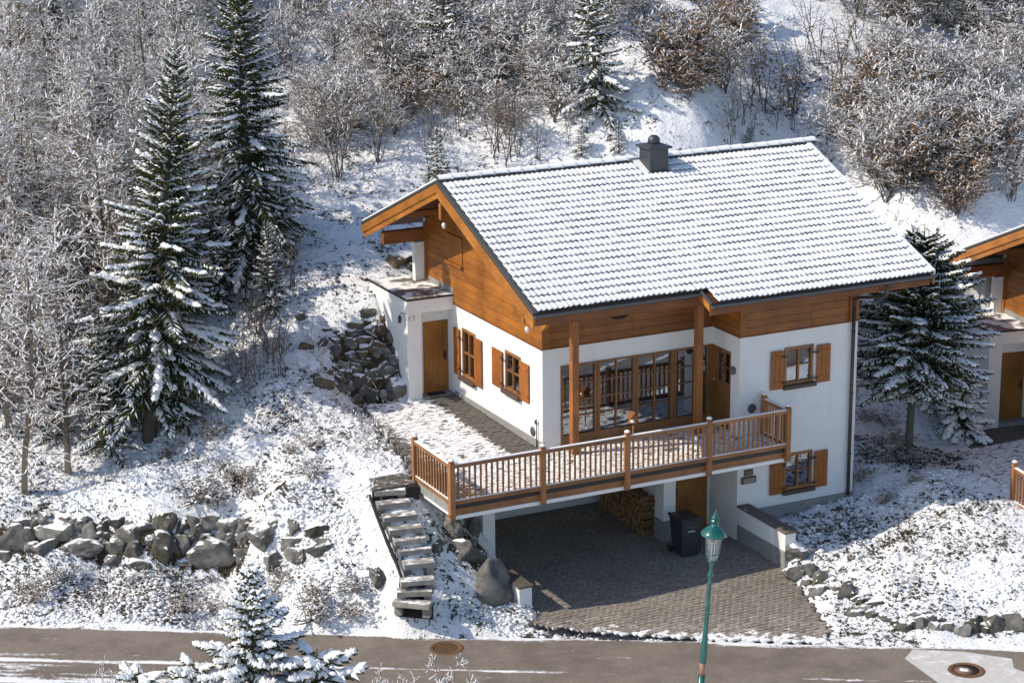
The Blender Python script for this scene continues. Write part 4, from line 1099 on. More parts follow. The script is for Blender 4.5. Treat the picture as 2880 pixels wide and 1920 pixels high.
EDGE_ROCKS = [[5.39, -3.72, -2.66, 0.34, 0.29],[4.98, -4.28, -2.93, 0.3, 0.26],[5.33, -4.41, -2.85, 0.23, 0.22],[5.43, -5.04, -2.9, 0.41, 0.22],[4.96, -5.36, -3.03, 0.28, 0.2],[5.3, -6.11, -2.86, 0.28, 0.27],[5.5, -6.88, -2.93, 0.27, 0.18],[5.01, -6.85, -3.04, 0.22, 0.15],[5.27, -7.15, -2.99, 0.22, 0.15],[5.42, -7.59, -2.99, 0.22, 0.16],[5.55, -8.11, -3.01, 0.25, 0.22],[5.92, -8.24, -3.0, 0.22, 0.22],[6.11, -8.53, -3.02, 0.22, 0.25],[6.08, -7.91, -2.92, 0.28, 0.14],[6.36, -8.73, -3.03, 0.22, 0.15],[6.62, -8.96, -3.07, 0.23, 0.19],[7.01, -8.9, -3.02, 0.28, 0.25],[7.36, -9.11, -3.02, 0.27, 0.28],[7.85, -9.3, -3.01, 0.32, 0.29],[5.42, -6.55, -2.92, 0.14, 0.13],[5.39, -7.86, -3.04, 0.14, 0.13],[5.03, -4.68, -3.01, 0.15, 0.13],[4.89, -6.29, -3.03, 0.14, 0.11]]
BOULDERS = [[-2.71, -2.54, -2.53, 0.55, 0.62],[-3.2, -1.31, -1.29, 0.29, 0.27],[-3.17, -1.85, -1.71, 0.31, 0.3],[-2.4, -0.77, -1.66, 0.2, 0.31],[-3.82, -1.82, -1.51, 0.16, 0.21],[-5.29, -1.76, -2.02, 0.35, 0.21],[-2.74, -1.91, -1.92, 0.17, 0.14],[-2.66, -1.42, -1.65, 0.13, 0.14],[-3.72, -1.27, -1.04, 0.14, 0.12],[-3.65, -1.68, -1.41, 0.14, 0.14],[-2.63, -1.85, -1.94, 0.14, 0.12],[-2.37, -0.49, -1.5, 0.19, 0.16]]
ROT = YAW
_r = random.Random(31)                                   # smaller stones wedged between and behind the big ones
for a, b in zip(EDGE_ROCKS[:19], EDGE_ROCKS[1:19]):
    if abs(a[0]-b[0])+abs(a[1]-b[1]) < 1.4:
        for t in (.33, .66): EDGE_ROCKS.append([a[0]+(b[0]-a[0])*t+_r.gauss(0, .06)+.06, a[1]+(b[1]-a[1])*t+_r.gauss(0, .06)+.06, (a[2]+b[2])/2-.02, _r.uniform(.13, .2), _r.uniform(.11, .17)])
for s_ in np.arange(-13.2, -5.6, .27):
    for zz in (-2.45, -2.1, -1.75):
        x, y = xy(s_+_r.uniform(-.1, .1), -1.72 + (zz+2.1)*.25); WALL_ROCKS.append([x, y, zz+_r.uniform(-.1, .1), _r.uniform(.18, .28), _r.uniform(.15, .22)])
for _ in range(34): BANK_ROCKS.append([-2.1+_r.gauss(0, .62), 0, 0, _r.uniform(.14, .24), _r.uniform(.12, .18)])
for q in BANK_ROCKS[-34:]: q[1] = 5.7+_r.uniform(0, 1.3); q[2] = gz(q[0], q[1])+.02
def rock_set(name, label, cat, rocks, mats, org, push=.25, seed=1, flat=.8, lift=0.0):
    t = thing(name, label, cat, org); rnd = random.Random(seed)
    for k, (x, y, z, rx, rz) in enumerate(rocks):
        ry = (rx+rz)/2*rnd.uniform(.8, 1.1)
        o_ = rock('rock', x+push*ry*math.sin(YAW), y+push*ry*math.cos(YAW), z+lift, rx*1.12, ry, rz*1.12, seed*100+k, rnd.choice(mats), t, ICO3 if rx > .15 else ICO2, o=org)
        o_.rotation_euler = (rnd.uniform(-.1,.1), rnd.uniform(-.15,.15), -YAW*.6)
    return t
rock_set('rock_wall', 'dry stone wall of grey boulders with snow on top above the road bank', 'rock wall', WALL_ROCKS, [M['rock'], M['rock'], M['rock'], M['rock_moss']], (-9.5, 3.3, -2.7), .12, 3)
rock_set('rock_embankment', 'snow patched embankment of dark boulders beside the white porch', 'rock embankment', BANK_ROCKS, [M['rock_moss'], M['rock_moss'], M['rock'], M['rock_brown']], (-2.2, 6.0, .1), .1, 5)
rock_set('rock_edging', 'row of grey boulders edging the snowy mound along the drive and road', 'rock edging', EDGE_ROCKS, [M['rock'], M['rock'], M['rock_moss']], (5.5, -6.5, -3.1), .1, 7)
b = BOULDERS[0]
tag(rock('boulder', b[0]+.12, b[1]+.30, -2.50, .60, .52, .68, 4242, M['rock_bare'], None, ICO3, 9, .10, smooth=True), 'large round grey boulder standing at the end of the low white wall', 'boulder')
b = BOULDERS[5]
tag(rock('boulder', b[0], b[1]+.12, b[2]-.02, .37, .32, .25, 515, M['rock'], None, ICO3), 'brown grey boulder half buried in snow left of the garden steps', 'boulder')
rock_set('rock_pile', 'grey boulders heaped under the corner of the terrace beside the steps', 'rock pile', [r for i, r in enumerate(BOULDERS) if i not in (0, 5)], [M['rock_bare'], M['rock'], M['rock']], (-3.0, -1.5, -1.8), .15, 9)
tag(rock('stone_slab', -5.95, -.12, -1.62, .52, .22, .10, 77, M['rock'], None, ICO2, 4, .05), 'flat grey stone slab at the near end of the dry stone wall', 'stone')
tag(rock('boulder', .0, 8.9, 3.05, .55, .35, .32, 78, M['rock_brown'], None, ICO3), 'dark boulder on the slope behind the porch roof', 'boulder')

# ---------------------------------------------------------------- garden steps
M['step'] = mat_snowy('grey_step', (.20, .185, .165), (.36, .34, .31), 7, .9, .93, 1.06, .5, 5, -.06, None, .35)
TREADS = [((-4.95,-.64),(-4.21,-.87),-.22),((-5.01,-1.0),(-4.19,-1.12),-.44),((-5.01,-1.35),(-4.18,-1.47),-.66),((-4.99,-1.64),(-4.17,-1.78),-.89),((-4.95,-1.85),(-4.16,-1.96),-1.11),
          ((-4.91,-2.0),(-4.11,-2.13),-1.33),((-4.94,-2.37),(-4.18,-2.49),-1.55),((-5.22,-2.81),(-4.43,-3.01),-1.77),((-5.34,-2.84),(-4.57,-3.14),-2.0),((-5.47,-2.82),(-4.79,-3.41),-2.22)]
st = thing('garden_steps', 'flight of ten grey block steps with dark gaps below each tread', 'steps', (-4.7, -2.0, -2.5))
for k, (a, b, z) in enumerate(TREADS):
    A, B = Vector((*a, z)), Vector((*b, z)); d = (B-A).normalized(); q = Vector((-d.y, d.x, 0)); dep = .42 if k == 6 else .31
    mb = MB(); c = (A+B)/2+q*dep/2-Vector((0,0,.06)); o_ = Vector((-4.7,-2.0,-2.5))
    mb.beam(A+q*dep/2-Vector((0,0,.06))-o_, B+q*dep/2-Vector((0,0,.06))-o_, dep, .12); mb.build('step', M['step'], st)
    for e, s in ((A, 1), (B, -1)):
        p = e+d*s*.10+q*.22-Vector((0,0,.25)); mb = MB(); mb.beam(p-d*.09-o_, p+d*.09-o_, .22, .25); mb.build('support', M['step'], st)
    mb = MB(); p = (A+B)/2+q*.34-Vector((0,0,.30)); L = (B-A).length/2; mb.beam(p-d*L-o_, p+d*L-o_, .10, .36); mb.build('gap_shade_bar', M['dark'], st)  # near-black bar stands in for the shaded gap under the tread
mb = MB(); pl = [(-5.0,-.45,-.38),(-5.08,-1.0,-.62),(-5.08,-1.64,-1.12),(-5.02,-2.05,-1.55),(-5.05,-2.5,-1.85)]
for p, q in zip(pl, pl[1:]): mb.beam(Vector(p)-o_, Vector(q)-o_, .04, .12)
mb.build('edging', M['dark'], st)
ld = tag(MB().build('landing', M['bed']), kind='structure')
mb = MB(); vs = [(x, y, -.22) for x, y in LANDING]+[(x, y, -.62) for x, y in LANDING]; mb.mesh(vs, [(0,1,2,3),(0,4,5,1),(1,5,6,2),(2,6,7,3),(3,7,4,0)]); ld.data = mb.data('landing', M['bed'])
lay(LANDING, .235, .175, .018, lambda x, y: -.17, M['sett'], ld, 'sett', 15, 60, near=lambda c: c[1], jig=.01)
# ---------------------------------------------------------------- wheelie bin
M['bin'] = mat_plain('anthracite_plastic', (.030, .034, .040), .45, .12, 8)
M['bin_dark'] = mat_plain('black_rubber', (.012, .012, .013), .7)
bn = thing('wheelie_bin', 'dark grey wheeled rubbish bin standing on the drive beside the pillar', 'bin', (3.36, -1.55, -2.985), -.02)
def ring(mb, lo, hi, z0, z1, mi=0):
    a = [(lo[0],lo[2],z0),(lo[1],lo[2],z0),(lo[1],lo[3],z0),(lo[0],lo[3],z0)]; b = [(hi[0],hi[2],z1),(hi[1],hi[2],z1),(hi[1],hi[3],z1),(hi[0],hi[3],z1)]
    mb.mesh(a+b, [(0,3,2,1),(4,5,6,7),(0,1,5,4),(1,2,6,5),(2,3,7,6),(3,0,4,7)], mi)
mb = MB(); ring(mb, (-.235,.235,-.27,.25), (-.285,.285,-.34,.33), .03, .92); mb.box(-.295, .295, -.355, .345, .92, .985, 0, .012)
mb.box(-.20, .20, -.352, -.30, .80, .92, 0, .01); mb.box(-.285,-.26,-.33,-.29,.1,.9,0,.006); mb.box(.26,.285,-.33,-.29,.1,.9,0,.006)
mb.build('body', M['bin'], bn)
mb = MB(); ring(mb, (-.305,.305,-.37,.36), (-.27,.27,-.30,.36), .987, 1.06); mb.box(-.20,.20,-.40,-.365,.985,1.02,0,.008)
mb.box(-.29,-.22,.36,.44,.98,1.05,0,.01); mb.box(.22,.29,.36,.44,.98,1.05,0,.01); mb.tube([(-.29,.42,1.01),(.29,.42,1.01)], .018, 6)
mb.build('lid', M['bin'], bn)
for s in (-1, 1):
    mb = MB(); n = 16; w0, w1 = s*.27, s*.325
    pts = [(.10*math.cos(2*math.pi*k/n)+.30, .10*math.sin(2*math.pi*k/n)+.10) for k in range(n)]
    mb.prism(pts, 'x', min(w0,w1), max(w0,w1)); wh = mb.build('wheel', M['bin_dark'], bn)
    mb = MB(); pts = [(.045*math.cos(2*math.pi*k/n)+.30, .045*math.sin(2*math.pi*k/n)+.10) for k in range(n)]
    mb.prism(pts, 'x', min(w1, w1+s*.006), max(w1, w1+s*.006)); mb.build('hub', M['metal'], wh)
# lettering: strokes built as thin raised bars
M['letter'] = mat_plain('pale_lettering', (.62,.64,.66), .6)
STROKES = {'R': [((0,0),(0,1)),((0,1),(.6,.95)),((.6,.95),(.6,.55)),((.6,.55),(0,.5)),((.25,.5),(.65,0))], 'E': [((0,0),(0,1)),((0,1),(.6,1)),((0,.5),(.5,.5)),((0,0),(.6,0))], 'S': [((.6,1),(0,1)),((0,1),(0,.5)),((0,.5),(.6,.5)),((.6,.5),(.6,0)),((.6,0),(0,0))],
 'T': [((.3,0),(.3,1)),((0,1),(.65,1))], 'M': [((0,0),(0,1)),((0,1),(.35,.4)),((.35,.4),(.7,1)),((.7,1),(.7,0))], 'U': [((0,1),(0,0)),((0,0),(.6,0)),((.6,0),(.6,1)),((.15,1.2),(.2,1.25)),((.4,1.2),(.45,1.25))], 'L': [((0,1),(0,0)),((0,0),(.55,0))]}
mb = MB(); x = -.10; hgt = .042
for ch in 'RESTMULL':
    for (a, b) in STROKES[ch]:
        mb.beam((x+a[0]*hgt*.62, -.3335+a[1]*.004-.004, .70+a[1]*hgt), (x+b[0]*hgt*.62, -.3335+b[1]*.004-.004, .70+b[1]*hgt+1e-4), .006, .009, (0,-1,0.01))
    x += hgt*.64
tag(mb.build('lettering', M['letter'], bn))

# ---------------------------------------------------------------- split logs against the car port wall
M['log'] = mat_plain('split_log', (.21, .115, .045), .85, .35, 9)
M['log_end'] = mat_plain('log_end', (.36, .20, .085), .85, .30, 12)
wp = thing('wood_stack', 'stack of split firewood against the wall inside the car port', 'firewood', (3.2, 1.3, -2.95))
rnd = random.Random(21); lv = []
for k in range(3):
    pts = [[(0,-.085),(.09,.05),(-.08,.06)], [(-.07,-.06),(.08,-.05),(.09,.05),(-.03,.08)], [(.09*math.cos(t*1.047), .075*math.sin(t*1.047)) for t in range(6)]][k]
    mb = MB(); n = len(pts); mb.prism(pts, 'x', -.17, .17, 0); mb.m[0] = 1; mb.m[1] = 1; lv.append(mb.data('log', [M['log'], M['log_end']]))
for r in range(8):
    y = .10 + (.08 if r % 2 else 0)
    while y < 2.55:
        if r == 7 and rnd.random() < .35: y += .17; continue
        o_ = link('log', rnd.choice(lv), wp, (-.02+rnd.uniform(-.05,.04), y-1.3, .07+r*.128+rnd.uniform(-.01,.01)), (rnd.uniform(0,6.28), rnd.uniform(-.05,.05), rnd.uniform(-.08,.08)))
        y += rnd.uniform(.15, .185)

# ---------------------------------------------------------------- street lamp on the far side of the road
def mat_green():
    mt, nt, p = newmat('green_enamel'); n = noise_n(nt, coords(nt), 9, 3)
    nt.links.new(ramp(nt, n, [(.3, (.004, .075, .062)), (.7, (.010, .115, .095))]), p.inputs['Base Color'])
    p.inputs['Roughness'].default_value = .28; p.inputs['Coat Weight'].default_value = .4; return mt
M['green'] = mat_green()
M['copper'] = mat_plain('bare_copper_band', (.30, .155, .10), .6)
M['lamp_glass'] = mat_glass('lamp_glass', (.86, .86, .84), .12)
lp = thing('street_lamp', 'green lantern street lamp with clear glass on a slim post', 'street lamp', (-2.01, -11.03, -3.4)); lp.rotation_euler = (0, .058, 0); lp.rotation_euler = (.028, .058, 0)
mb = MB()
mb.lathe([(.13,0),(.13,.25),(.10,.32),(.085,.5),(.075,1.0),(.075,1.85)], 14)
mb.lathe([(.066,2.14),(.072,2.16),(.072,2.60),(.060,2.64),(.052,2.70),(.060,2.72),(.060,2.75),(.050,2.78),(.047,3.35),(.056,3.36),(.056,3.39),(.045,3.41),(.042,3.9),(.052,3.91),(.052,3.94),(.040,3.96),(.038,4.05),(.055,4.07),(.066,4.11),(.05,4.15),(.035,4.19),(.032,4.30),(.05,4.36),(.06,4.40),(.045,4.43)], 14)
mb.tube([(-.075,0,4.10),(.075,0,4.10)], .012, 5)
mb.build('post', M['green'], lp)
mb = MB(); mb.lathe([(.060,1.852),(.060,2.138)], 14); mb.build('band', M['copper'], lp)
n = 6
def hexr(r, z, a0=0): return [(r*math.cos(2*math.pi*k/n+a0), r*math.sin(2*math.pi*k/n+a0), z) for k in range(n)]
mb = MB(); z0, z1, r0, r1 = 4.44, 5.02, .095, .205
zm, rm = 4.60, .155
lv_ = [hexr(r0, z0), hexr(rm, zm), hexr(r1, z1)]
for a, b in zip(lv_, lv_[1:]):
    for k in range(n): mb.tube([a[k], b[k]], .010, 4, 0, False)
for L_ in lv_:
    for k in range(n): mb.tube([L_[k], L_[(k+1) % n]], .010, 4, 0, False)
fr_ = mb.build('lantern_frame', M['green'], lp)
for a, b in zip(lv_, lv_[1:]):
    for k in range(n):
        j = (k+1) % n; mb = MB(); mb.face([Vector(a[k])*.985+Vector((0,0,z0*.015)), Vector(a[j])*.985+Vector((0,0,z0*.015)), Vector(b[j])*.985+Vector((0,0,z0*.015)), Vector(b[k])*.985+Vector((0,0,z0*.015))]); mb.build('pane', M['lamp_glass'], fr_)
mb = MB(); mb.lathe([(.03,4.45),(.035,4.52),(.03,4.56),(.045,4.60),(.045,4.82),(.03,4.86),(0,4.87)], 10); mb.build('bulb', mat_plain('milk_bulb', (.7,.68,.62), .3), lp)
mb = MB(); mb.lathe([(.215,5.015),(.275,5.00),(.28,5.02),(.245,5.08),(.16,5.16),(.09,5.205),(.075,5.22),(.075,5.30),(.10,5.305),(.10,5.325),(.055,5.34),(.06,5.37),(.085,5.375),(.085,5.395),(.045,5.42),(.05,5.45),(.03,5.49),(.012,5.53),(.004,5.58)], 18); mb.build('cap', M['green'], lp)

# ---------------------------------------------------------------- iron covers in the road
M['rust'] = mat_plain('rusty_iron', (.15, .075, .035), .85, .4, 14)
gc = thing('drain_grate', 'round rusty drain grate in the road below the bank', 'drain cover', (-4.53, -3.82, -3.2))
mb = MB(); mb.lathe([(.30,.0),(.30,.016),(.40,.016),(.42,.0)], 28); mb.f.pop(); mb.f.pop(); mb.m = mb.m[:len(mb.f)]; mb.s = mb.s[:len(mb.f)]; mb.build('rim', M['rust'], gc)
mb = MB(); mb.lathe([(.30,.003),(.0,.0035)], 28); mb.build('pit', M['dark'], gc)
for k in range(-3, 4):
    w = math.sqrt(max(0, .295**2-(k*.085)**2)); mb = MB(); mb.box(-w, w, k*.085-.020, k*.085+.020, .0045, .016); mb.build('grate_bar', M['rust'], gc)
    mb = MB(); mb.box(k*.085-.012, k*.085+.012, -w, w, .0045, .0145); mb.build('grate_bar', M['rust'], gc)
mc = thing('manhole_cover', 'round rusty manhole cover with snow in the pale concrete patch', 'manhole cover', (5.55, -10.5, -3.19))
mb = MB(); mb.lathe([(.30,.004),(.30,.014),(.41,.014),(.43,.002)], 30); mb.f.pop(); mb.f.pop(); mb.m = mb.m[:len(mb.f)]; mb.s = mb.s[:len(mb.f)]; mb.build('rim', M['rust'], mc)
mb = MB(); mb.lathe([(.30,.0095),(.0,.011)], 30); mb.build('lid', mat_snowy('snowy_lid', (.12,.065,.04), (.2,.13,.10), 8, .9, .85, 1.0, .6, 3.5, .03), mc)

# ---------------------------------------------------------------- bird house behind the railing
bh = thing('bird_house', 'small wooden bird house with snow on it in front of the glazing', 'bird house', (1.95, -1.25, -.1)); bh.scale = (.78, .78, .95)
mb = MB(); mb.tube([(0,0,0),(0,0,.86)], .025, 6); mb.build('pole', M['rail_wood'], bh)
mb = MB(); mb.box(-.15,.15,-.12,.12,.86,.89); mb.box(-.11,.11,-.09,.09,.89,1.02); mb.build('box', M['door'], bh)
mb = MB(); mb.prism([(-.17,1.01),(.17,1.01),(0,1.16)], 'y', -.14, .14); mb.build('roof', M['beam'], bh)
mb = MB(); mb.lathe([(.0,0),(.07,.0),(.075,.03),(.04,.07),(0,.075)], 8, 0, (-.08,-.10,.892)); mb.build('snow_cap', M['snow'], bh)
# ---------------------------------------------------------------- plants: prototypes
M['bark'] = mat_plain('grey_bark', (.105, .090, .075), .9, .3, 10)
M['twig'] = mat_plain('brown_twig', (.215, .15, .10), .9, .3, 8, bmp=0)
M['twig_red'] = mat_plain('russet_twig', (.215, .135, .085), .9, .3, 8, bmp=0)
M['leaf_brown'] = mat_plain('withered_leaf', (.17, .095, .040), .9, .4, 9, bmp=0)
def mat_needle():
    mt, nt, p = newmat('spruce_needles'); n = noise_n(nt, coords(nt), 3.5, 4)
    nt.links.new(ramp(nt, n, [(.3, (.028, .036, .013)), (.55, (.058, .068, .022)), (.75, (.10, .10, .034))]), p.inputs['Base Color'])
    p.inputs['Roughness'].default_value = .8; p.inputs['Specular IOR Level'].default_value = .2; return mt
M['needle'] = mat_needle()
M['frost'] = mat_snow('clinging_snow', 20)
class Twigs:
    """many thin three sided twigs, each with snow lying on it; slots 0 wood, 1 snow"""
    def __init__(s): s.v, s.f, s.m = [], [], []
    def seg(s, p, q, r0, r1, mi):
        d = q-p
        a = Vector((-d.y, d.x, 0)) if abs(d.x)+abs(d.y) > 1e-5 else Vector((1, 0, 0))
        a.normalize(); c = d.cross(a); c.normalize()
        b = len(s.v); a1, a2, c1, c2 = a*.866, a*-.866, c*.5, c*-1.0
        s.v += [p+(a1+c1)*r0, p+(a2+c1)*r0, p+c2*r0, q+(a1+c1)*r1, q+(a2+c1)*r1, q+c2*r1]
        s.f += [(b, b+1, b+4, b+3), (b+1, b+2, b+5, b+4), (b+2, b, b+3, b+5)]; s.m += [mi]*3
    def line(s, pts, r0, r1, snow=0.0, rnd=None, sr=1.5):
        n = len(pts)-1
        for i in range(n):
            a, b = r0+(r1-r0)*i/n, r0+(r1-r0)*(i+1)/n
            s.seg(pts[i], pts[i+1], a, b, 0)
            d = pts[i+1]-pts[i]; L = d.length
            if snow and L > 1e-6 and rnd.random() < snow*(1.15-abs(d.z)/L*.75):
                up = Vector((0, 0, (a+b)*.55+.006)); w = sr*rnd.uniform(.75, 1.3)
                s.seg(pts[i]+up, pts[i+1]+up, w, w*.85, 1)
    def quad(s, p, u, v, mi):
        b = len(s.v); s.v += [p-u-v, p+u-v, p+u+v, p-u+v]; s.f.append((b, b+1, b+2, b+3)); s.m.append(mi)
    def data(s, name, mats):
        me = bpy.data.meshes.new(name); me.from_pydata([tuple(v) for v in s.v], [], s.f)
        for x in mats: me.materials.append(x)
        me.polygons.foreach_set('material_index', s.m); me.update(); return me
def bend(p, d, L, n, rnd, wob=.25, lift=0.0):
    pts = [p.copy()]; d = d.normalized()
    for i in range(n):
        d = (d+Vector((rnd.gauss(0, wob), rnd.gauss(0, wob), rnd.gauss(0, wob)+lift))).normalized(); p = p+d*(L/n); pts.append(p.copy())
    return pts
def shrub(seed, h, stems, spread, kids, twigs, snow=.9, sr=.013, leaves=0, trunk=False, twl=.38, rad=.016, kid0=.18, red=False):
    """bare deciduous growth of unit design; returns meshes for stems and for the twigs"""
    rnd = random.Random(seed); T, B = Twigs(), Twigs()
    for s in range(stems):
        a = rnd.uniform(0, 6.28); lean = 0.03 if trunk else rnd.uniform(.1, 1)*spread
        d = Vector((math.cos(a)*lean, math.sin(a)*lean, 1))
        L = h*(1 if trunk else rnd.uniform(.6, 1.0)); n = 9
        pts = bend(Vector((rnd.gauss(0, .08), rnd.gauss(0, .08), -.15)) if not trunk else Vector((0, 0, -.2)), d, L, n, rnd, .05 if trunk else .10, .04)
        r0 = (rad*2.6+h*.006) if trunk else rad
        B.line(pts, r0, .008, .25 if not trunk else .1, rnd, sr)
        for k in range(kids):
            t = kid0+(1-kid0)*(k+rnd.random())/kids; i = min(int(t*n), n-1); p = pts[i].lerp(pts[i+1], t*n-i)
            b = rnd.uniform(0, 6.28); out = rnd.uniform(.5, 1.2)
            dd = Vector((math.cos(b)*out, math.sin(b)*out, rnd.uniform(.15, .9)))
            Lk = (h*.34 if trunk else h*.36)*(1.12-t)*rnd.uniform(.6, 1.15)+.12
            kp = bend(p, dd, Lk, 5, rnd, .20, .03)
            T.line(kp, .009+.006*(1-t), .005, snow*.85, rnd, sr)
            for w in range(twigs):
                u = .2+.8*(w+rnd.random())/twigs; j = min(int(u*5), 4); q = kp[j].lerp(kp[j+1], u*5-j)
                dw = (kp[j+1]-kp[j]).normalized()+Vector((rnd.gauss(0, .8), rnd.gauss(0, .8), rnd.gauss(.1, .5)))
                tp = bend(q, dw, twl*rnd.uniform(.4, 1.1), 3, rnd, .32, 0)
                T.line(tp, .0065, .004, snow, rnd, sr)
                for _ in range(leaves):
                    if rnd.random() < .6:
                        c = tp[rnd.randint(1, 3)]+Vector((rnd.gauss(0, .03), rnd.gauss(0, .03), -.02))
                        u_ = Vector((rnd.gauss(0, 1), rnd.gauss(0, 1), rnd.gauss(0, .6))).normalized()*.032; v_ = u_.cross(Vector((rnd.gauss(0, 1), rnd.gauss(0, 1), rnd.gauss(0, 1)))).normalized()*.022
                        T.quad(c, u_, v_, 2)
    tw = M['twig_red'] if red else M['twig']
    return B.data('stems', [M['bark'], M['frost']]), T.data('twigs', [tw, M['frost'], M['leaf_brown']])
def spruce(seed, h, r, clear=.06, snow=.8, dense=1.0, prof=None, dollop=.2, shoot=.30, rise=-.28, tw=.030, inner=.25, pillow=.085, ragged=.25, toprise=.67, step=.085, fluff=1.0):
    """a conifer: trunk, and whorls of boughs with needled shoots and snow on them"""
    rnd = random.Random(seed); T = Twigs(); mbT = MB()
    n = 8; mbT.tube([(0, 0, -.3+(h+.25)*k/n) for k in range(n+1)], [max(.012, (.018*h+.02)*(1-k/n)) for k in range(n+1)], 7)
    prof = prof or (lambda t: (1-t)**.85)
    z = h*clear
    V0, F0 = ICO1
    while z < h*.985:
        t = z/h; R = r*prof(t)+.06
        nb = max(4, int((4.5+R*2.6)*dense))
        a0 = rnd.uniform(0, 6.28)
        for b in range(nb):
            a = a0+2*math.pi*b/nb+rnd.gauss(0, .18); L = R*rnd.uniform(1-ragged*1.6, 1+ragged*.7)
            slope = rise+(toprise-rise)*t+rnd.gauss(0, .08)
            p = Vector((0, 0, z+rnd.uniform(-.06, .06))); d = Vector((math.cos(a), math.sin(a), slope)); m_ = 6; pts = [p]
            for i in range(m_):
                sag = -.05*L*(1-t)+(.07 if i > 3 else 0)
                d = (d+Vector((rnd.gauss(0, .04), rnd.gauss(0, .04), sag))).normalized(); p = p+d*(L/m_); pts.append(p)
            T.line(pts, .016+.006*L, .006, 0, rnd)
            side = Vector((-math.sin(a), math.cos(a), 0)); ns = max(3, int(L/step*dense)); 
            for k in range(ns):
                u = .16+.84*(k+.5)/ns; i = min(int(u*m_), m_-1); q = pts[i].lerp(pts[i+1], u*m_-i); fw = (pts[i+1]-pts[i]).normalized()
                sl = (shoot*L*(1.08-u)+.10)*rnd.uniform(.7, 1.15)
                for sg in (-1, 1):
                    dd = (fw*rnd.uniform(.55, 1.0)+side*sg*rnd.uniform(.6, 1.0)+Vector((0, 0, rnd.uniform(-.55, -.05)))).normalized()
                    _needle(T, q, dd, sl, tw, rnd, snow*min(1.0, inner+u*(1.25-inner)), fluff)
            _needle(T, pts[-2], (pts[-1]-pts[-2]).normalized(), .16+.1*L, tw, rnd, snow)
            if rnd.random() < dollop and L > .22:
                # a pillow of snow lying along the outer part of the bough
                u0 = rnd.uniform(.25, .7); u = u0; out = Vector((math.cos(a), math.sin(a), 0))
                while u < 1.02:
                    i = min(int(u*m_), m_-1); c = pts[i].lerp(pts[i+1], min(1, u*m_-i)); dd = (pts[i+1]-pts[i]).normalized()
                    s0 = pillow*rnd.uniform(.7, 1.3)*(.55+.35*min(1.6, L))*(1.15-.4*abs(u-.7)); b_ = len(T.v); of = Vector((rnd.gauss(0, .03), rnd.gauss(0, .03), s0*.28))
                    T.v += [c+of+dd*(v.x*s0*1.25)+side*(v.y*s0*rnd.uniform(.95, 1.1))+Vector((0, 0, v.z*s0*.50-abs(v.y)*s0*.30)) for v in V0]; T.f += [tuple(k+b_ for k in f) for f in F0]; T.m += [1]*len(F0)
                    u += s0*1.15/L*rnd.uniform(.8, 1.2)
        z += max(.10, (.34-.16*t)*min(1.0, h/7+.35)/dense**.5)
    # leader
    T.line([Vector((0, 0, h*.94)), Vector((0, 0, h*1.03))], .02, .008, 0, rnd)
    return mbT.data('trunk', M['bark']), T.data('crown', [M['needle'], M['frost']])
def _needle(T, p, d, L, w, rnd, snow, fluff=1.0):
    """a needled shoot: a flattened spindle, most of them with a ridge of snow"""
    s = Vector((-d.y, d.x, 0)); s = s.normalized() if s.length > 1e-4 else Vector((1, 0, 0)); u = s.cross(d)
    if u.z < 0: u = -u
    m = p+d*L*.45; q = p+d*L+Vector((0, 0, -L*.12)); b = len(T.v); hw = w*rnd.uniform(.8, 1.2)
    T.v += [p, m+s*hw, m-u*hw*1.1, m-s*hw, m+u*hw*.4, q]
    T.f += [(b, b+2, b+1), (b, b+3, b+2), (b, b+4, b+3), (b, b+1, b+4), (b+5, b+1, b+2), (b+5, b+2, b+3), (b+5, b+3, b+4), (b+5, b+4, b+1)]; T.m += [0]*8
    if rnd.random() < snow:
        b = len(T.v); e = u*(hw*.35); k = rnd.uniform(.75, 1.1)*fluff
        m2 = p+d*L*rnd.uniform(.35, .6)
        T.v += [p+d*L*.08+e, m2+s*hw*k+e*1.1, m2+u*hw*1.25*k+e, m2-s*hw*k+e*1.1, p+d*L*rnd.uniform(.75, .95)+e*.6]
        T.f += [(b, b+1, b+2), (b, b+2, b+3), (b+4, b+2, b+1), (b+4, b+3, b+2)]; T.m += [1]*4

PROTO = {}
def proto(key, fn): PROTO[key] = fn
proto('spruce_a', spruce(1, 10.0, 2.3, .13, .52, 1.2, prof=lambda t: (1-t)**.78, dollop=.55, shoot=.27, tw=.026, ragged=.36, pillow=.080, step=.058))
proto('spruce_b', spruce(2, 9.5, 2.2, .05, .42, 1.15, prof=lambda t: (1-t)**.75, dollop=.30, shoot=.26, tw=.026, ragged=.38, pillow=.070, step=.060))
proto('spruce_c', spruce(3, 5.0, 1.4, .05, .58, 1.0, dollop=.42, shoot=.30, tw=.026, ragged=.34, pillow=.075, step=.06))
proto('spruce_d', spruce(4, 2.4, .75, .04, .95, .9, dollop=.35, shoot=.4))
proto('spruce_r', spruce(6, 6.3, 2.0, .30, .58, 1.7, prof=lambda t: .70+.30*min(1, (t-.28)/.14) if t < .42 else (1-((t-.42)/.58)**2)**.8, dollop=.50, shoot=.25, tw=.027, rise=-.12, pillow=.058, ragged=.22, toprise=.5, step=.062))
proto('spruce_f', spruce(7, 4.7, 2.2, .04, 1.0, 1.1, prof=lambda t: (1-t)**.95+.02, pillow=.088, dollop=.9, toprise=.45, fluff=1.6, shoot=.30, tw=.040))
proto('juniper', spruce(8, 1.7, 1.0, .03, .9, 1.0, prof=lambda t: (1-t**2)**.6, dollop=.85, shoot=.35, pillow=.10, rise=-.3, toprise=.15, fluff=1.5))
for i in range(3): proto('bare_tree_%d' % i, shrub(20+i, 7.0, 1, 0, 64, 11, .62, .0145, 0, True, .50, .024, .14))
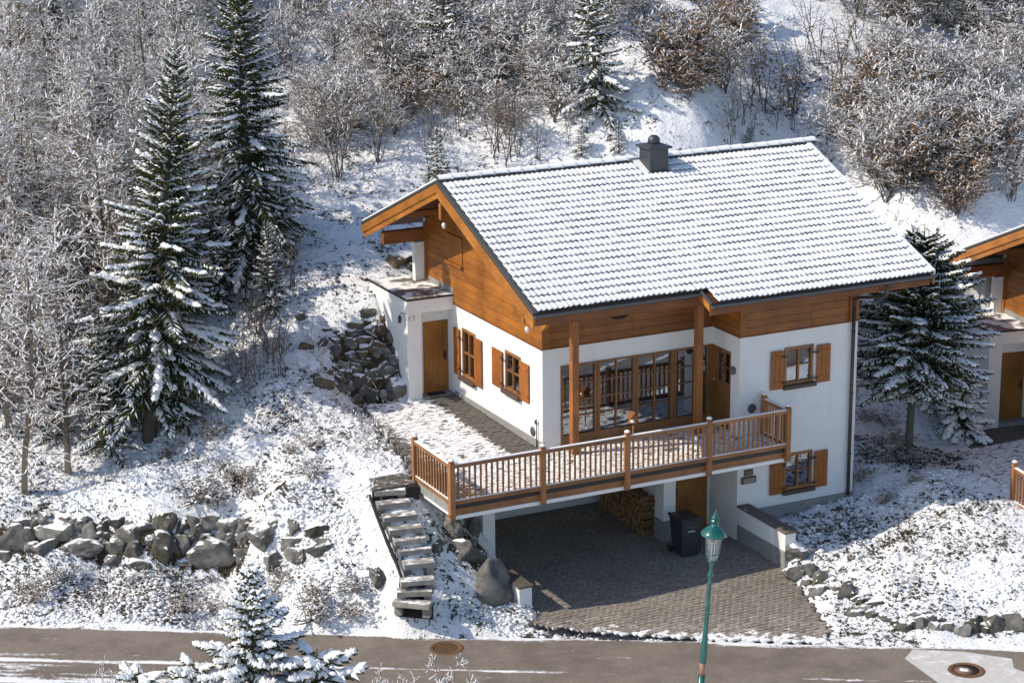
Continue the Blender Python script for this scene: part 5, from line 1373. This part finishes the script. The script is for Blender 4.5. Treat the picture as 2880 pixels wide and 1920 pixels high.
for i in range(3): proto('thicket_%d' % i, shrub(30+i, 3.0, 9, .55, 10, 9, .62, .0150, 0, False, .36, .016))
for i in range(2): proto('russet_%d' % i, shrub(40+i, 2.4, 10, .5, 10, 8, .58, .0130, 3, False, .30, .014, .12, True))
for i in range(2): proto('sapling_%d' % i, shrub(50+i, 2.6, 4, .16, 5, 1, .18, .010, 0, False, .30, .015, .35))
for i in range(2): proto('stems_%d' % i, shrub(60+i, 5.2, 9, .26, 8, 3, .55, .012, 0, False, .42, .022, .30))
proto('weed_0', shrub(70, .8, 7, .7, 5, 3, .55, .011, 1, False, .16, .008, .1, True))
proto('weed_1', shrub(71, .55, 8, .9, 5, 3, .8, .013, 0, False, .16, .008, .1))
PH = {'spruce_a': 10.0, 'spruce_b': 9.5, 'spruce_c': 5.0, 'spruce_d': 2.4, 'spruce_r': 6.3, 'spruce_f': 4.7, 'juniper': 1.7, 'bare_tree': 7.0, 'thicket': 3.0, 'russet': 2.4, 'sapling': 2.6, 'stems': 5.2, 'weed_0': .8, 'weed_1': .55}
KIND = {'spruce_a': 'spruce_tree', 'spruce_b': 'spruce_tree', 'spruce_c': 'spruce_tree', 'spruce_d': 'spruce_tree', 'spruce_r': 'spruce_tree', 'spruce_f': 'spruce_tree', 'juniper': 'juniper_bush', 'bare_tree': 'bare_tree', 'thicket': 'bare_shrub', 'russet': 'russet_bush', 'sapling': 'bare_sapling', 'stems': 'bare_tree', 'weed_0': 'dry_weed', 'weed_1': 'dry_weed'}
CAT = {'spruce_tree': 'tree', 'bare_tree': 'tree', 'juniper_bush': 'bush', 'bare_shrub': 'shrub', 'russet_bush': 'bush', 'bare_sapling': 'sapling', 'dry_weed': 'weed'}
_prnd = random.Random(99)
def plant(pk, x, y, h, label, group=None, wide=1.0, rz=None, tilt=(0, 0), sink=0.0):
    base = pk if pk in PH else pk.rsplit('_', 1)[0]
    a, b = PROTO[pk]; kind = KIND[base]
    s = h/PH[base]
    t = thing(kind, label, CAT[kind], (x, y, gz(x, y)-sink), 0, group)
    t.rotation_euler = (tilt[0], tilt[1], _prnd.uniform(0, 6.28) if rz is None else rz)
    t.scale = (s*wide, s*wide, s)
    n1, n2 = ('trunk', 'crown') if kind in ('spruce_tree', 'juniper_bush') else (('trunk', 'branches') if base == 'bare_tree' else ('stems', 'twigs'))
    link(n1, a, t); link(n2, b, t)
    return t
# ---------------------------------------------------------------- plants: where each one grows
SINGLE = [
 ('spruce_a', -8.24, 7.14, 10.53, 'tall snow laden spruce with a bare lower trunk, standing before the bare trees', None, 1.0, (0.0, 0.122)),
 ('spruce_b', -3.72, 11.12, 8.8, 'tall dark spruce standing behind the front snow laden spruce', None, 1.05, (0, -0.02)),
 ('spruce_c', 4.69, 16.02, 5.01, 'spruce with spreading white boughs on the slope above the porch gable', None, 1.0, (0, 0)),
 ('spruce_c', 8.0, 11.77, 4.78, 'snowy spruce uphill of the chimney beside the frosted thicket', None, 1.0, (0, -0.1)),
 ('spruce_d', 2.6, 12.02, 1.67, 'small dark spruce just behind the left end of the roof ridge', None, 1.0, (0, 0)),
 ('spruce_d', 19.44, 12.18, 1.64, 'small round spruce alone in the open snow at the upper right', None, 1.15, (0, 0)),
 ('spruce_d', 15.12, 14.86, 1.6, 'dark small spruce at the top beside the snowy path', None, 1.2, (0, 0)),
 ('spruce_c', 24.89, 13.51, 2.43, 'dark spruce at the top right corner', None, 0.9, (0, 0)),
 ('spruce_d', 22.14, 9.03, 2.13, 'young yellow green spruce at the right edge of the slope', None, 0.6, (0, 0)),
 ('spruce_r', 11.35, -0.2, 6.35, 'round crowned snowy spruce with a clear trunk between the two chalets', None, 1.0, (0, 0.04)),
 ('juniper', 13.93, 0.81, 1.79, 'low dark bush laden with snow against the neighbouring porch wall', None, 0.85, (0, 0)),
 ('juniper', 13.87, 1.9, 1.48, 'low snow laden bush behind the trunk of the round crowned spruce', None, 0.9, (0, 0)),
 ('spruce_c', -9.47, 7.2, 3.86, 'bushy young spruce between the two pale trunks and the tall spruce', None, 1.05, (0, 0)),
 ('spruce_c', -10.59, 8.26, 2.98, 'bushy young spruce behind the two pale trunks', None, 0.9, (0, 0)),
 ('spruce_c', -7.39, 6.84, 2.52, 'low spruce boughs filling the gap right of the bare spruce trunk', None, 1.2, (0, 0)),
 ('spruce_b', -6.67, 20.28, 4.38, 'dark spruce half hidden among frosted bare trees, upper left', None, 0.75, (0, 0)),
 ('spruce_b', -7.01, 24.08, 4.28, 'dark spruce at the top left corner', None, 0.8, (0, 0)),
 ('spruce_c', -2.72, 11.23, 3.04, 'dark low spruce at the foot of the rear tall spruce', None, 1.0, (0, 0)),
 ('spruce_c', -5.1, 10.31, 3.49, 'dark young spruce between the two tall spruces', None, 1.1, (0, 0)),
 ('spruce_b', -9.62, 13.98, 4.14, 'dark young spruce among frosted trees above the pale trunks', None, 0.8, (0, 0)),
 ('spruce_b', -6.93, 15.38, 4.52, 'slim green spruce among frosted trees left of the tall spruce', None, 0.7, (0, 0)),
 ('spruce_c', -4.13, 8.66, 2.54, 'low spruce at the edge of the shaded slope', None, 1.0, (0, 0)),
 ('spruce_d', 7.9, 10.32, 0.93, 'small snowy spruce poking up behind the ridge left of the chimney', None, 1.0, (0, 0)),
 ('spruce_d', 6.92, 10.88, 0.86, 'snow plastered dwarf spruce behind the middle of the ridge', None, 1.3, (0, 0)),
 ('spruce_d', 12.78, 10.61, 0.69, 'snow covered dwarf spruce behind the ridge right of the chimney', None, 1.5, (0, 0)),
 ('bare_tree_0', -11.93, 6.06, 6.82, 'pale trunked bare tree nearest the left edge with frosted twigs', None, 1.15, (0, 0)),
 ('bare_tree_1', -10.64, 6.54, 6.9, 'pale trunked bare tree second from the left edge with frosted twigs', None, 1.1, (0, 0)),
 ('stems_0', -0.11, 13.38, 4.57, 'tall many stemmed bare tree on the slope left of the roof', None, 1.0, (0, 0)),
 ('stems_1', 1.31, 13.58, 3.63, 'many stemmed bare tree nearest the porch gable, slightly shorter', None, 1.0, (0, 0)),
]
ZONES = [
 ('frosted tree behind the tall front spruce', [('bare_tree_2',-12.15,9.4,6.81,1.05), ('bare_tree_1',-9.4,17.02,5.94,1.1), ('bare_tree_1',-10.78,12.03,7.01,1.19), ('bare_tree_0',-10.16,13.74,5.18,1.2), ('bare_tree_0',-11.51,8.81,7.37,1.16), ('bare_tree_1',-9.66,14.68,5.99,1.17), ('bare_tree_0',-8.74,17.68,7.29,1.17), ('bare_tree_2',-9.17,15.95,5.04,1.2), ('bare_tree_0',-10.49,11.54,7.29,0.99), ('bare_tree_0',-10.18,12.12,4.99,1.1), ('bare_tree_0',-10.76,9.6,4.89,1.01), ('bare_tree_2',-9.12,14.71,5.62,1.03), ('bare_tree_0',-10.12,11.42,6.31,1.23), ('bare_tree_2',-8.68,14.98,5.01,1.14), ('bare_tree_2',-8.04,15.37,5.73,1.08), ('bare_tree_2',-9.65,10.21,4.53,1.22), ('bare_tree_2',-8.98,11.06,4.64,0.99), ('bare_tree_1',-8.36,12.7,4.77,1.0), ('bare_tree_1',-7.74,14.39,4.91,1.14), ('bare_tree_1',-6.84,16.22,4.77,1.16), ('bare_tree_1',-7.85,12.65,7.01,0.99), ('bare_tree_2',-7.87,12.38,6.83,1.09), ('bare_tree_0',-7.88,11.8,5.16,0.93), ('bare_tree_1',-8.57,9.47,7.16,1.23), ('bare_tree_0',-7.83,11.46,6.78,1.15), ('bare_tree_0',-5.93,17.11,5.59,1.09), ('bare_tree_2',-6.29,15.27,5.97,1.17), ('bare_tree_2',-7.36,11.75,6.82,1.2), ('bare_tree_2',-6.64,13.61,5.42,1.17), ('bare_tree_2',-7.84,9.48,6.44,1.23), ('bare_tree_0',-7.02,11.47,6.47,0.97), ('bare_tree_0',-7.03,10.69,5.69,1.16), ('bare_tree_2',-6.49,12.18,4.7,0.9), ('bare_tree_0',-6.12,13.1,5.24,0.95), ('bare_tree_2',-6.58,10.91,5.44,1.23), ('bare_tree_0',-4.81,14.13,6.65,1.06), ('bare_tree_0',-5.98,10.73,6.08,1.14), ('bare_tree_2',-5.08,12.76,6.04,0.99), ('bare_tree_0',-5.44,11.0,7.17,1.11), ('bare_tree_2',-4.0,14.13,5.32,0.92)]),
 ('frosted shrub among the pale trunks', [('thicket_2',-11.13,12.92,3.4,0.93), ('thicket_1',-10.98,13.22,2.93,1.2), ('thicket_0',-10.56,14.19,3.58,1.22), ('thicket_1',-11.61,10.18,2.99,1.19), ('thicket_2',-11.29,10.48,3.54,1.16), ('thicket_2',-9.98,14.91,2.94,1.16), ('thicket_2',-10.43,13.27,2.8,1.09), ('thicket_0',-10.64,12.33,3.42,0.99), ('thicket_0',-9.99,13.33,2.84,1.27), ('thicket_2',-9.42,14.51,3.03,0.94), ('thicket_2',-10.31,11.64,2.85,1.05), ('thicket_1',-9.44,13.17,2.66,0.97), ('thicket_1',-9.04,14.14,3.56,0.94), ('thicket_2',-9.58,12.28,3.12,1.08), ('thicket_2',-9.08,13.7,2.26,1.04), ('thicket_1',-10.06,10.35,2.81,1.08), ('thicket_2',-9.76,11.15,2.71,1.02), ('thicket_1',-9.09,12.92,2.32,0.99), ('thicket_0',-9.74,9.56,3.56,0.97), ('thicket_2',-8.48,13.5,3.2,0.94), ('thicket_2',-8.78,11.28,2.92,1.25), ('thicket_2',-7.98,13.46,2.81,1.19), ('thicket_0',-8.3,11.83,3.06,1.0), ('thicket_2',-8.91,9.86,2.96,0.91), ('thicket_0',-8.48,10.89,2.41,1.02), ('thicket_2',-7.03,13.09,3.38,0.95), ('thicket_2',-8.06,9.65,2.83,1.12), ('thicket_2',-7.26,11.79,2.51,1.2), ('thicket_0',-6.6,13.22,3.15,1.0), ('thicket_1',-8.21,8.43,2.84,1.12), ('thicket_2',-7.17,10.59,2.83,1.02), ('thicket_2',-6.92,10.92,3.39,1.08), ('thicket_0',-6.71,10.62,3.06,1.1), ('thicket_1',-5.86,11.34,2.93,1.1)]),
 ('frosted tree on the far upper slope', [('bare_tree_0',-8.79,21.14,6.15,0.94), ('bare_tree_0',-6.95,27.61,5.39,1.25), ('bare_tree_2',-6.67,28.36,4.21,1.09), ('bare_tree_0',-8.06,22.27,4.47,1.15), ('bare_tree_1',-7.19,24.83,6.36,0.94), ('bare_tree_1',-7.49,23.36,4.52,1.15), ('bare_tree_0',-6.91,25.21,5.69,0.94), ('bare_tree_1',-7.92,21.29,4.15,1.05), ('bare_tree_2',-6.16,26.84,6.42,1.06), ('bare_tree_1',-8.54,18.36,6.03,0.93), ('bare_tree_1',-7.71,20.64,4.53,1.27), ('bare_tree_2',-6.48,24.46,5.83,0.93), ('bare_tree_2',-6.99,22.42,5.56,1.04), ('bare_tree_0',-5.31,27.73,4.45,1.02), ('bare_tree_0',-5.42,26.83,4.01,1.29), ('bare_tree_0',-7.1,21.0,5.87,1.15), ('bare_tree_1',-7.12,20.33,5.72,0.93), ('bare_tree_1',-4.94,26.11,5.97,1.08), ('bare_tree_2',-4.99,24.81,4.34,1.15), ('bare_tree_2',-7.23,16.88,4.99,1.0), ('bare_tree_1',-6.02,20.46,4.23,1.25), ('bare_tree_1',-5.79,18.77,4.58,0.98), ('bare_tree_1',-3.6,24.61,6.48,1.03), ('bare_tree_0',-4.36,21.6,5.56,1.04), ('bare_tree_0',-4.54,20.86,5.87,1.05), ('bare_tree_0',-3.57,22.94,5.19,1.12), ('bare_tree_1',-5.17,16.22,5.94,0.9), ('bare_tree_2',-2.16,24.76,4.91,1.11), ('bare_tree_0',-4.8,16.52,4.57,1.11), ('bare_tree_0',-3.19,20.37,6.31,1.29), ('bare_tree_2',-1.62,24.16,5.34,1.18), ('bare_tree_1',-1.88,22.96,5.26,1.16), ('bare_tree_1',-0.88,25.26,5.55,1.21), ('bare_tree_2',-3.24,18.06,5.23,1.04), ('bare_tree_0',-1.99,21.53,5.16,1.19), ('bare_tree_0',-2.13,20.22,5.21,1.04)]),
 ('frosted shrub uphill behind the rear spruce', [('thicket_2',-1.4,22.53,3.78,0.94), ('thicket_2',0.73,23.9,2.96,1.31), ('thicket_0',0.76,19.31,2.75,0.97), ('thicket_2',2.33,22.32,2.86,1.08), ('thicket_1',2.03,21.41,3.0,1.06), ('thicket_1',3.07,22.32,2.82,0.91), ('thicket_0',2.18,19.17,2.45,1.26), ('thicket_1',2.15,16.8,2.2,0.94), ('thicket_2',4.01,20.4,3.4,1.01), ('thicket_2',3.24,18.34,2.71,1.39), ('thicket_0',4.49,20.09,2.49,0.99), ('thicket_1',3.36,17.36,3.53,1.07), ('thicket_2',4.65,18.85,3.69,1.02)]),
 ('frosted thicket shrub uphill of the porch gable', [('thicket_2',4.18,16.36,3.28,1.21), ('thicket_0',6.3,17.94,3.4,1.18), ('thicket_1',4.55,14.24,3.14,1.03), ('thicket_0',5.33,15.2,2.81,1.2), ('thicket_0',5.23,14.6,2.75,1.1), ('thicket_0',6.02,15.19,2.86,1.17), ('thicket_1',6.42,15.6,3.29,1.31), ('thicket_1',5.34,12.82,2.24,1.27), ('thicket_2',7.12,15.86,3.09,1.33), ('thicket_0',7.74,16.92,2.26,1.21), ('thicket_0',6.41,13.94,3.31,1.23), ('thicket_0',8.33,17.65,2.8,1.26), ('thicket_2',7.09,13.39,2.54,1.34), ('thicket_1',8.3,15.66,2.77,1.03), ('thicket_2',6.88,12.43,2.62,1.39), ('thicket_2',7.19,12.85,2.51,1.06)]),
 ('frosted shrub high above the chimney', [('thicket_0',7.83,20.17,2.91,1.23), ('thicket_2',8.44,18.3,2.46,1.27), ('thicket_2',10.08,18.51,3.11,1.08), ('thicket_2',9.8,15.34,2.54,1.39), ('thicket_2',11.06,17.35,2.3,1.14), ('thicket_2',10.92,16.05,2.78,1.3), ('thicket_2',11.74,15.59,2.97,0.99), ('thicket_0',13.87,16.33,2.84,1.24)]),
 ('russet leafy bush uphill of the chimney', [('russet_1',10.28,11.36,2.96,1.02), ('thicket_0',10.82,11.71,2.37,1.27), ('russet_0',10.71,10.92,2.32,1.27), ('russet_0',11.45,11.43,2.31,1.07), ('thicket_0',12.76,12.14,2.8,1.25), ('russet_1',13.53,13.27,2.86,1.08), ('thicket_0',14.39,14.12,2.27,1.06)]),
 ('brown frosted bush beyond the right roof edge', [('thicket_1',16.27,9.99,2.8,1.16), ('thicket_1',16.21,9.31,2.74,1.12), ('russet_0',16.82,10.0,3.24,1.09), ('thicket_0',15.99,8.13,3.17,1.25), ('thicket_2',15.6,7.04,3.17,1.32), ('thicket_2',15.82,7.27,2.22,1.26), ('thicket_0',16.48,8.1,2.82,1.26), ('thicket_0',17.25,9.13,2.91,1.01), ('thicket_2',16.78,8.31,3.17,1.25), ('russet_0',15.97,6.47,2.53,1.33), ('thicket_2',16.19,6.64,2.58,1.04), ('thicket_2',16.45,6.74,3.04,1.05), ('thicket_0',17.53,8.1,2.35,1.34), ('thicket_2',16.96,5.73,2.31,1.2), ('thicket_2',17.74,6.74,3.05,1.22), ('russet_1',16.92,5.35,2.29,1.22), ('russet_0',16.8,5.09,2.59,1.06), ('russet_1',17.82,5.99,2.52,1.25)]),
 ('grey frosted shrub above the neighbouring chalet', [('thicket_0',17.97,11.26,3.33,1.11), ('thicket_1',17.59,9.17,3.11,1.22), ('thicket_1',21.36,14.19,2.24,1.04), ('thicket_0',19.09,10.48,2.82,1.12), ('thicket_0',18.25,9.3,3.37,1.2), ('thicket_1',19.05,9.91,2.76,1.32), ('thicket_2',22.81,14.7,2.31,1.37), ('thicket_0',19.08,9.21,3.23,1.37), ('thicket_0',18.78,8.36,2.23,1.16), ('thicket_1',23.26,13.79,2.29,1.11), ('thicket_1',17.91,5.91,2.86,1.26), ('thicket_0',21.63,10.29,2.21,1.37), ('thicket_2',20.93,9.36,2.34,1.01), ('thicket_0',20.36,8.39,3.26,1.06), ('thicket_2',23.84,12.6,2.39,1.39), ('thicket_2',19.05,6.2,3.22,1.07), ('thicket_0',25.29,14.34,3.52,1.39), ('thicket_0',18.66,5.0,2.74,1.21), ('thicket_1',19.57,6.15,3.24,1.08), ('thicket_0',24.54,12.55,2.52,1.22), ('thicket_1',22.83,10.29,2.57,1.08), ('thicket_2',20.88,7.24,2.81,1.23), ('thicket_1',24.96,12.24,2.65,1.1), ('thicket_1',23.72,10.63,3.46,1.12)]),
 ('frosted shrub beside the high snowy path', [('thicket_2',20.03,15.16,3.28,1.22), ('thicket_0',20.8,14.49,3.09,1.11), ('thicket_1',21.92,15.16,2.64,0.96), ('russet_1',21.39,14.36,3.4,0.97), ('thicket_0',24.46,15.94,2.63,0.96), ('russet_1',23.69,14.04,2.8,0.93), ('russet_0',24.48,14.08,3.22,1.09), ('thicket_0',26.13,15.43,2.51,1.21), ('thicket_1',26.13,14.39,2.68,1.25), ('thicket_0',27.18,15.22,2.72,0.97)]),
 ('thin sapling in open snow beyond the chimney', [('sapling_1',11.75,10.15,2.54,0.89), ('sapling_0',12.23,10.61,1.63,0.96), ('sapling_1',12.87,11.24,2.48,1.13), ('sapling_0',13.51,11.72,2.9,0.98), ('sapling_1',13.19,11.08,1.77,0.96), ('sapling_0',14.04,12.31,2.84,0.85), ('sapling_1',14.11,11.81,3.34,1.04), ('sapling_1',14.22,11.32,1.74,1.1), ('sapling_0',14.74,11.81,1.94,1.01), ('sapling_0',14.8,11.22,2.5,0.93), ('sapling_1',15.15,11.71,3.4,1.19), ('sapling_1',15.86,12.47,2.4,0.96), ('sapling_0',16.86,13.53,2.26,1.12), ('sapling_1',16.95,13.05,2.75,1.17), ('sapling_1',16.64,11.96,2.65,1.14), ('sapling_0',16.6,11.48,2.89,0.96), ('sapling_1',17.43,12.41,3.31,1.18), ('sapling_0',18.26,12.69,3.07,0.84)]),
 ('thin sapling just behind the roof ridge', [('sapling_0',2.63,12.64,1.91,1.25), ('sapling_0',3.27,13.95,2.47,0.91), ('sapling_0',3.66,13.77,2.04,1.07), ('sapling_0',4.06,13.79,2.1,1.02), ('sapling_0',4.61,12.2,2.94,1.25), ('sapling_0',4.78,12.45,2.62,1.02), ('sapling_0',4.81,11.77,2.91,1.11), ('sapling_0',5.26,11.96,2.92,1.11), ('sapling_0',5.79,11.57,1.64,1.19), ('sapling_1',6.71,11.39,1.77,0.91)]),
 ('thin sapling on the shaded slope by the embankment', [('sapling_0',-5.64,6.66,1.57,1.29), ('sapling_1',-5.9,5.75,1.3,1.15), ('sapling_0',-4.77,8.56,1.82,1.5), ('sapling_1',-5.59,6.18,1.5,1.14), ('sapling_0',-5.07,7.44,1.57,1.56), ('sapling_1',-4.05,10.0,1.61,1.23), ('sapling_1',-4.63,8.07,1.36,1.49), ('sapling_1',-5.25,6.41,1.45,1.31), ('sapling_0',-4.82,7.15,2.15,1.32), ('sapling_1',-3.13,10.89,1.02,1.11), ('sapling_1',-3.75,9.29,1.67,1.35), ('sapling_1',-4.71,6.71,2.02,1.44), ('sapling_0',-4.8,6.05,1.84,1.39), ('sapling_0',-3.23,9.14,1.99,1.3)]),
 ('frosted shrub below the many stemmed trees', [('thicket_1',0.41,16.95,1.85,1.17), ('thicket_2',0.62,17.34,1.83,1.26), ('thicket_1',-0.15,15.23,2.18,1.11), ('thicket_2',1.18,17.12,2.0,1.16), ('thicket_2',0.55,15.2,2.75,1.39), ('thicket_0',1.43,15.8,2.55,1.12), ('thicket_1',1.44,15.32,2.27,1.37), ('thicket_2',2.31,14.43,1.71,1.08), ('russet_1',2.96,15.17,2.05,1.38)]),
 ('snowy dry weed below the stone wall', [('weed_1',-12.53,3.79,0.53,1.13), ('weed_0',-12.53,3.0,0.68,1.34), ('weed_1',-11.76,3.71,0.6,1.03), ('weed_1',-9.97,2.84,0.45,1.07), ('weed_0',-9.37,0.98,0.7,1.04), ('weed_0',-8.64,0.9,0.5,1.1), ('weed_1',-7.31,0.16,0.5,1.02), ('weed_0',-7.09,0.26,0.62,1.2), ('weed_1',-6.84,-1.28,0.78,1.2), ('weed_0',-6.73,-1.04,0.67,1.21), ('weed_0',-6.05,-1.77,0.53,1.15), ('weed_1',-5.8,-1.43,0.52,1.34)]),
 ('dry weed in snow above the stone wall', [('weed_0',-7.99,6.19,0.45,1.03), ('weed_1',-8.09,3.55,0.8,1.5), ('weed_0',-6.93,5.54,0.7,1.06), ('weed_1',-7.7,3.29,0.71,1.26), ('weed_1',-7.28,3.97,0.4,1.26), ('weed_1',-7.2,3.48,0.62,1.19), ('weed_0',-7.09,3.17,0.75,1.18), ('weed_0',-6.81,3.14,0.43,1.05), ('weed_1',-6.97,2.73,0.4,1.2), ('weed_1',-5.76,3.11,0.48,1.1), ('weed_1',-5.23,2.96,0.58,1.24), ('weed_1',-5.64,1.62,0.64,1.23)]),
 ('dry weed below the round crowned spruce', [('weed_0',9.38,-0.77,0.49,1.74), ('weed_1',10.34,0.41,0.44,1.31), ('weed_0',11.66,2.16,0.52,1.43), ('weed_1',11.98,2.02,0.33,1.4), ('weed_1',10.6,-0.04,0.54,1.36), ('weed_0',10.95,0.37,0.51,1.71), ('weed_0',10.37,-0.48,0.31,1.69), ('weed_0',9.04,-2.39,0.49,1.3), ('weed_1',12.23,1.81,0.42,1.77), ('weed_0',11.75,0.67,0.56,1.3), ('weed_0',11.13,-0.76,0.44,1.45), ('weed_0',10.08,-2.29,0.43,1.36)]),
]
ORD = ['', 'first', 'second', 'third', 'fourth', 'fifth', 'sixth', 'seventh', 'eighth', 'ninth', 'tenth', 'eleventh', 'twelfth', 'thirteenth', 'fourteenth', 'fifteenth', 'sixteenth', 'seventeenth', 'eighteenth', 'nineteenth', 'twentieth']
def ordinal(n):
    if n <= 20: return ORD[n]
    return 'twenty '+ORD[n-20] if n < 30 else ('thirtieth' if n == 30 else ('fortieth' if n == 40 else 'thirty '+ORD[n-30]))
for pk, x, y, h, lab, grp, wide, tilt in SINGLE:
    plant(pk, x, y, h, lab, grp, wide, 0.4 if tilt == (0, 0) else 0.0, tilt)
for lab, items in ZONES:
    for k, (pk, x, y, h, wide) in enumerate(items):
        plant(pk, x, y, h, lab+', '+ordinal(k+1)+' from the left', lab+' and its likes', wide)
# ---------------------------------------------------------------- foreground plants on the near verge
plant('spruce_f', -10.50, -7.20, 4.72, 'small spruce with thick pillows of snow on the near side of the road')
FG = [('juniper', -12.55, -5.75, 2.25, 'low snow pillowed bush left of the small roadside spruce', 1.0), ('juniper', -11.55, -6.45, 2.5, 'snow pillowed bush touching the left of the small roadside spruce', .8),
      ('juniper', -9.35, -7.95, 2.95, 'snow pillowed bush touching the right of the small roadside spruce', .85), ('thicket_0', -7.25, -9.15, 3.15, 'snowy twiggy bush at the near road verge left of the lamp', .55),
      ('thicket_1', -8.0, -8.85, 3.3, 'snowy twiggy bush between the roadside spruce and the lamp', .35), ('thicket_2', -6.7, -9.5, 2.95, 'snowy twiggy bush nearest the lamp on the near road verge', .45),
      ('thicket_1', -12.9, -5.4, 2.9, 'snowy twiggy bush farthest from the lamp on the near road verge', .35)]
for pk, x, y, h, lab, w in FG: plant(pk, x, y, h, lab, 'snowy plants on the near road verge', w)

# ---------------------------------------------------------------- what nobody could count: litter, lumps of snow, undergrowth
def forbidden(x, y):
    s, n = sn(x, y)
    if n < -4.75: return True
    return any(inside((x, y), p) for p in (DRIVE, PATIO, LANDING, HOUSE, PORCH)) or (-5.4 < x < -4.1 and -3.3 < y < .3)
rnd = random.Random(77)
def scatter(n, s0, s1, n0, n1, seed, pw=1.0, keep=None):
    r = random.Random(seed); out = []
    while len(out) < n:
        s, q = r.uniform(s0, s1), n0+(n1-n0)*r.random()**pw
        x, y = xy(s, q)
        if forbidden(x, y) or (keep and not keep(s, q, x, y)): continue
        out.append((x, y))
    return out
OPEN = [((-2.6,10.6),(1.8,12.2),2.0), ((-2.4,8.2),(-.5,9.8),1.6), ((8.0,10.6),(10.6,10.2),1.5), ((9.9,11.8),(10.4,9.9),1.2), ((15.2,13.2),(18.6,14.9),1.3), ((16.0,16.2),(18,14.6),1.1), ((17.2,4.2),(19,4.8),1.8), ((12.5,10.5),(15.5,13),1.2)]
def open_snow(s, q, x, y):
    for a, b, r in OPEN:
        dx, dy = b[0]-a[0], b[1]-a[1]; t = max(0, min(1, ((x-a[0])*dx+(y-a[1])*dy)/(dx*dx+dy*dy)))
        if math.hypot(x-a[0]-t*dx, y-a[1]-t*dy) < r: return False
    return True
M['litter'] = mat_plain('leaf_litter', (.062, .050, .036), .95, .5, 5, bmp=0)
M['litter_green'] = mat_plain('dull_green_leaf', (.055, .062, .028), .95, .4, 5, bmp=0)
T = Twigs()
pts = scatter(9000, -16, 3.5, -4.7, -2.0, 1)+scatter(5500, -16, -1, -1.4, 7, 2, 1.2)+scatter(6500, 5, 14, -4.4, 6.5, 3)+scatter(3500, -10, 12, 7, 22, 4, 1.3)
for x, y in pts:
    if noise.noise((x*.55, y*.55, 3.3))+noise.noise((x*1.9, y*1.9, 1.3))*.7+rnd.random()*.7 < .32: continue
    z = gz(x, y)+rnd.uniform(.0, .035)
    for _ in range(rnd.choice((1, 1, 2, 3))):
        a = rnd.uniform(0, 6.28); u = Vector((math.cos(a), math.sin(a), rnd.uniform(-.35, .6)))*rnd.uniform(.018, .046); v = Vector((-math.sin(a), math.cos(a), rnd.uniform(-.3, .7)))*rnd.uniform(.012, .03)
        T.quad(Vector((x+rnd.gauss(0, .05), y+rnd.gauss(0, .05), z)), u, v, 0 if rnd.random() < .8 else 1)
tag(link('leaf_litter', T.data('leaf_litter', [M['litter'], M['litter_green']])), 'withered leaves and stalks poking through the thin snow', 'ground cover', kind='stuff')
mb = MB(); V0, F0 = ICO1
LV, LF, LM = [], [], []
pts = scatter(6500, -16, 3.2, -4.75, -1.9, 11)+scatter(2500, -16, -1.5, -1.4, 3, 12)+scatter(1600, 5, 13.5, -4.3, 4, 13)
for x, y in pts:
    if sn(x, y)[0] < -6.2 and -2.55 < sn(x, y)[1] < -1.3: continue
    s0 = rnd.uniform(.02, .05)+.05*rnd.random()**3; z = gz(x, y)+s0*.15; b = len(LV); a = rnd.uniform(0, 6.28); ca, sa = math.cos(a), math.sin(a); ex = rnd.uniform(.7, 1.5)
    LV += [(x+(v.x*ex*ca-v.y*sa)*s0, y+(v.x*ex*sa+v.y*ca)*s0, z+v.z*s0*.42) for v in V0]; LF += [tuple(i+b for i in f) for f in F0]
me = bpy.data.meshes.new('snow_lumps'); me.from_pydata(LV, [], LF); me.materials.append(M['frost']); me.polygons.foreach_set('use_smooth', [True]*len(LF)); me.update()
tag(link('snow_lumps', me), 'small lumps of snow caught on the herbs of the banks', 'snow', kind='stuff')
T = Twigs()
pts = scatter(2000, -24, -3, 3.5, 26, 21, 1.0, open_snow)+scatter(800, -4, 20, 8, 26, 22, 1.0, open_snow)+scatter(500, -16, -2, -1, 4, 23)+scatter(500, -16, 3, -4.6, -2.2, 25)
for x, y in pts:
    s_, n_ = sn(x, y)
    tall = .16 if n_ < 3.5 else rnd.uniform(.2, .7)
    if n_ > 8 and noise.noise((x*.16, y*.16, 7)) < -.12: continue
    p = Vector((x, y, gz(x, y)-.02))
    for _ in range(4 if n_ < 3.5 else 6):
        d = Vector((rnd.gauss(0, .55), rnd.gauss(0, .55), 1)); L = bend(p+Vector((rnd.gauss(0, .1), rnd.gauss(0, .1), 0)), d, tall*rnd.uniform(.5, 1.2), 3, rnd, .3, -.05)
        T.line(L, .008, .004, .55, rnd, .013)
tag(link('undergrowth', T.data('undergrowth', [M['twig'], M['frost']])), 'low tangle of frosted stalks covering the wooded hillside', 'undergrowth', kind='stuff')
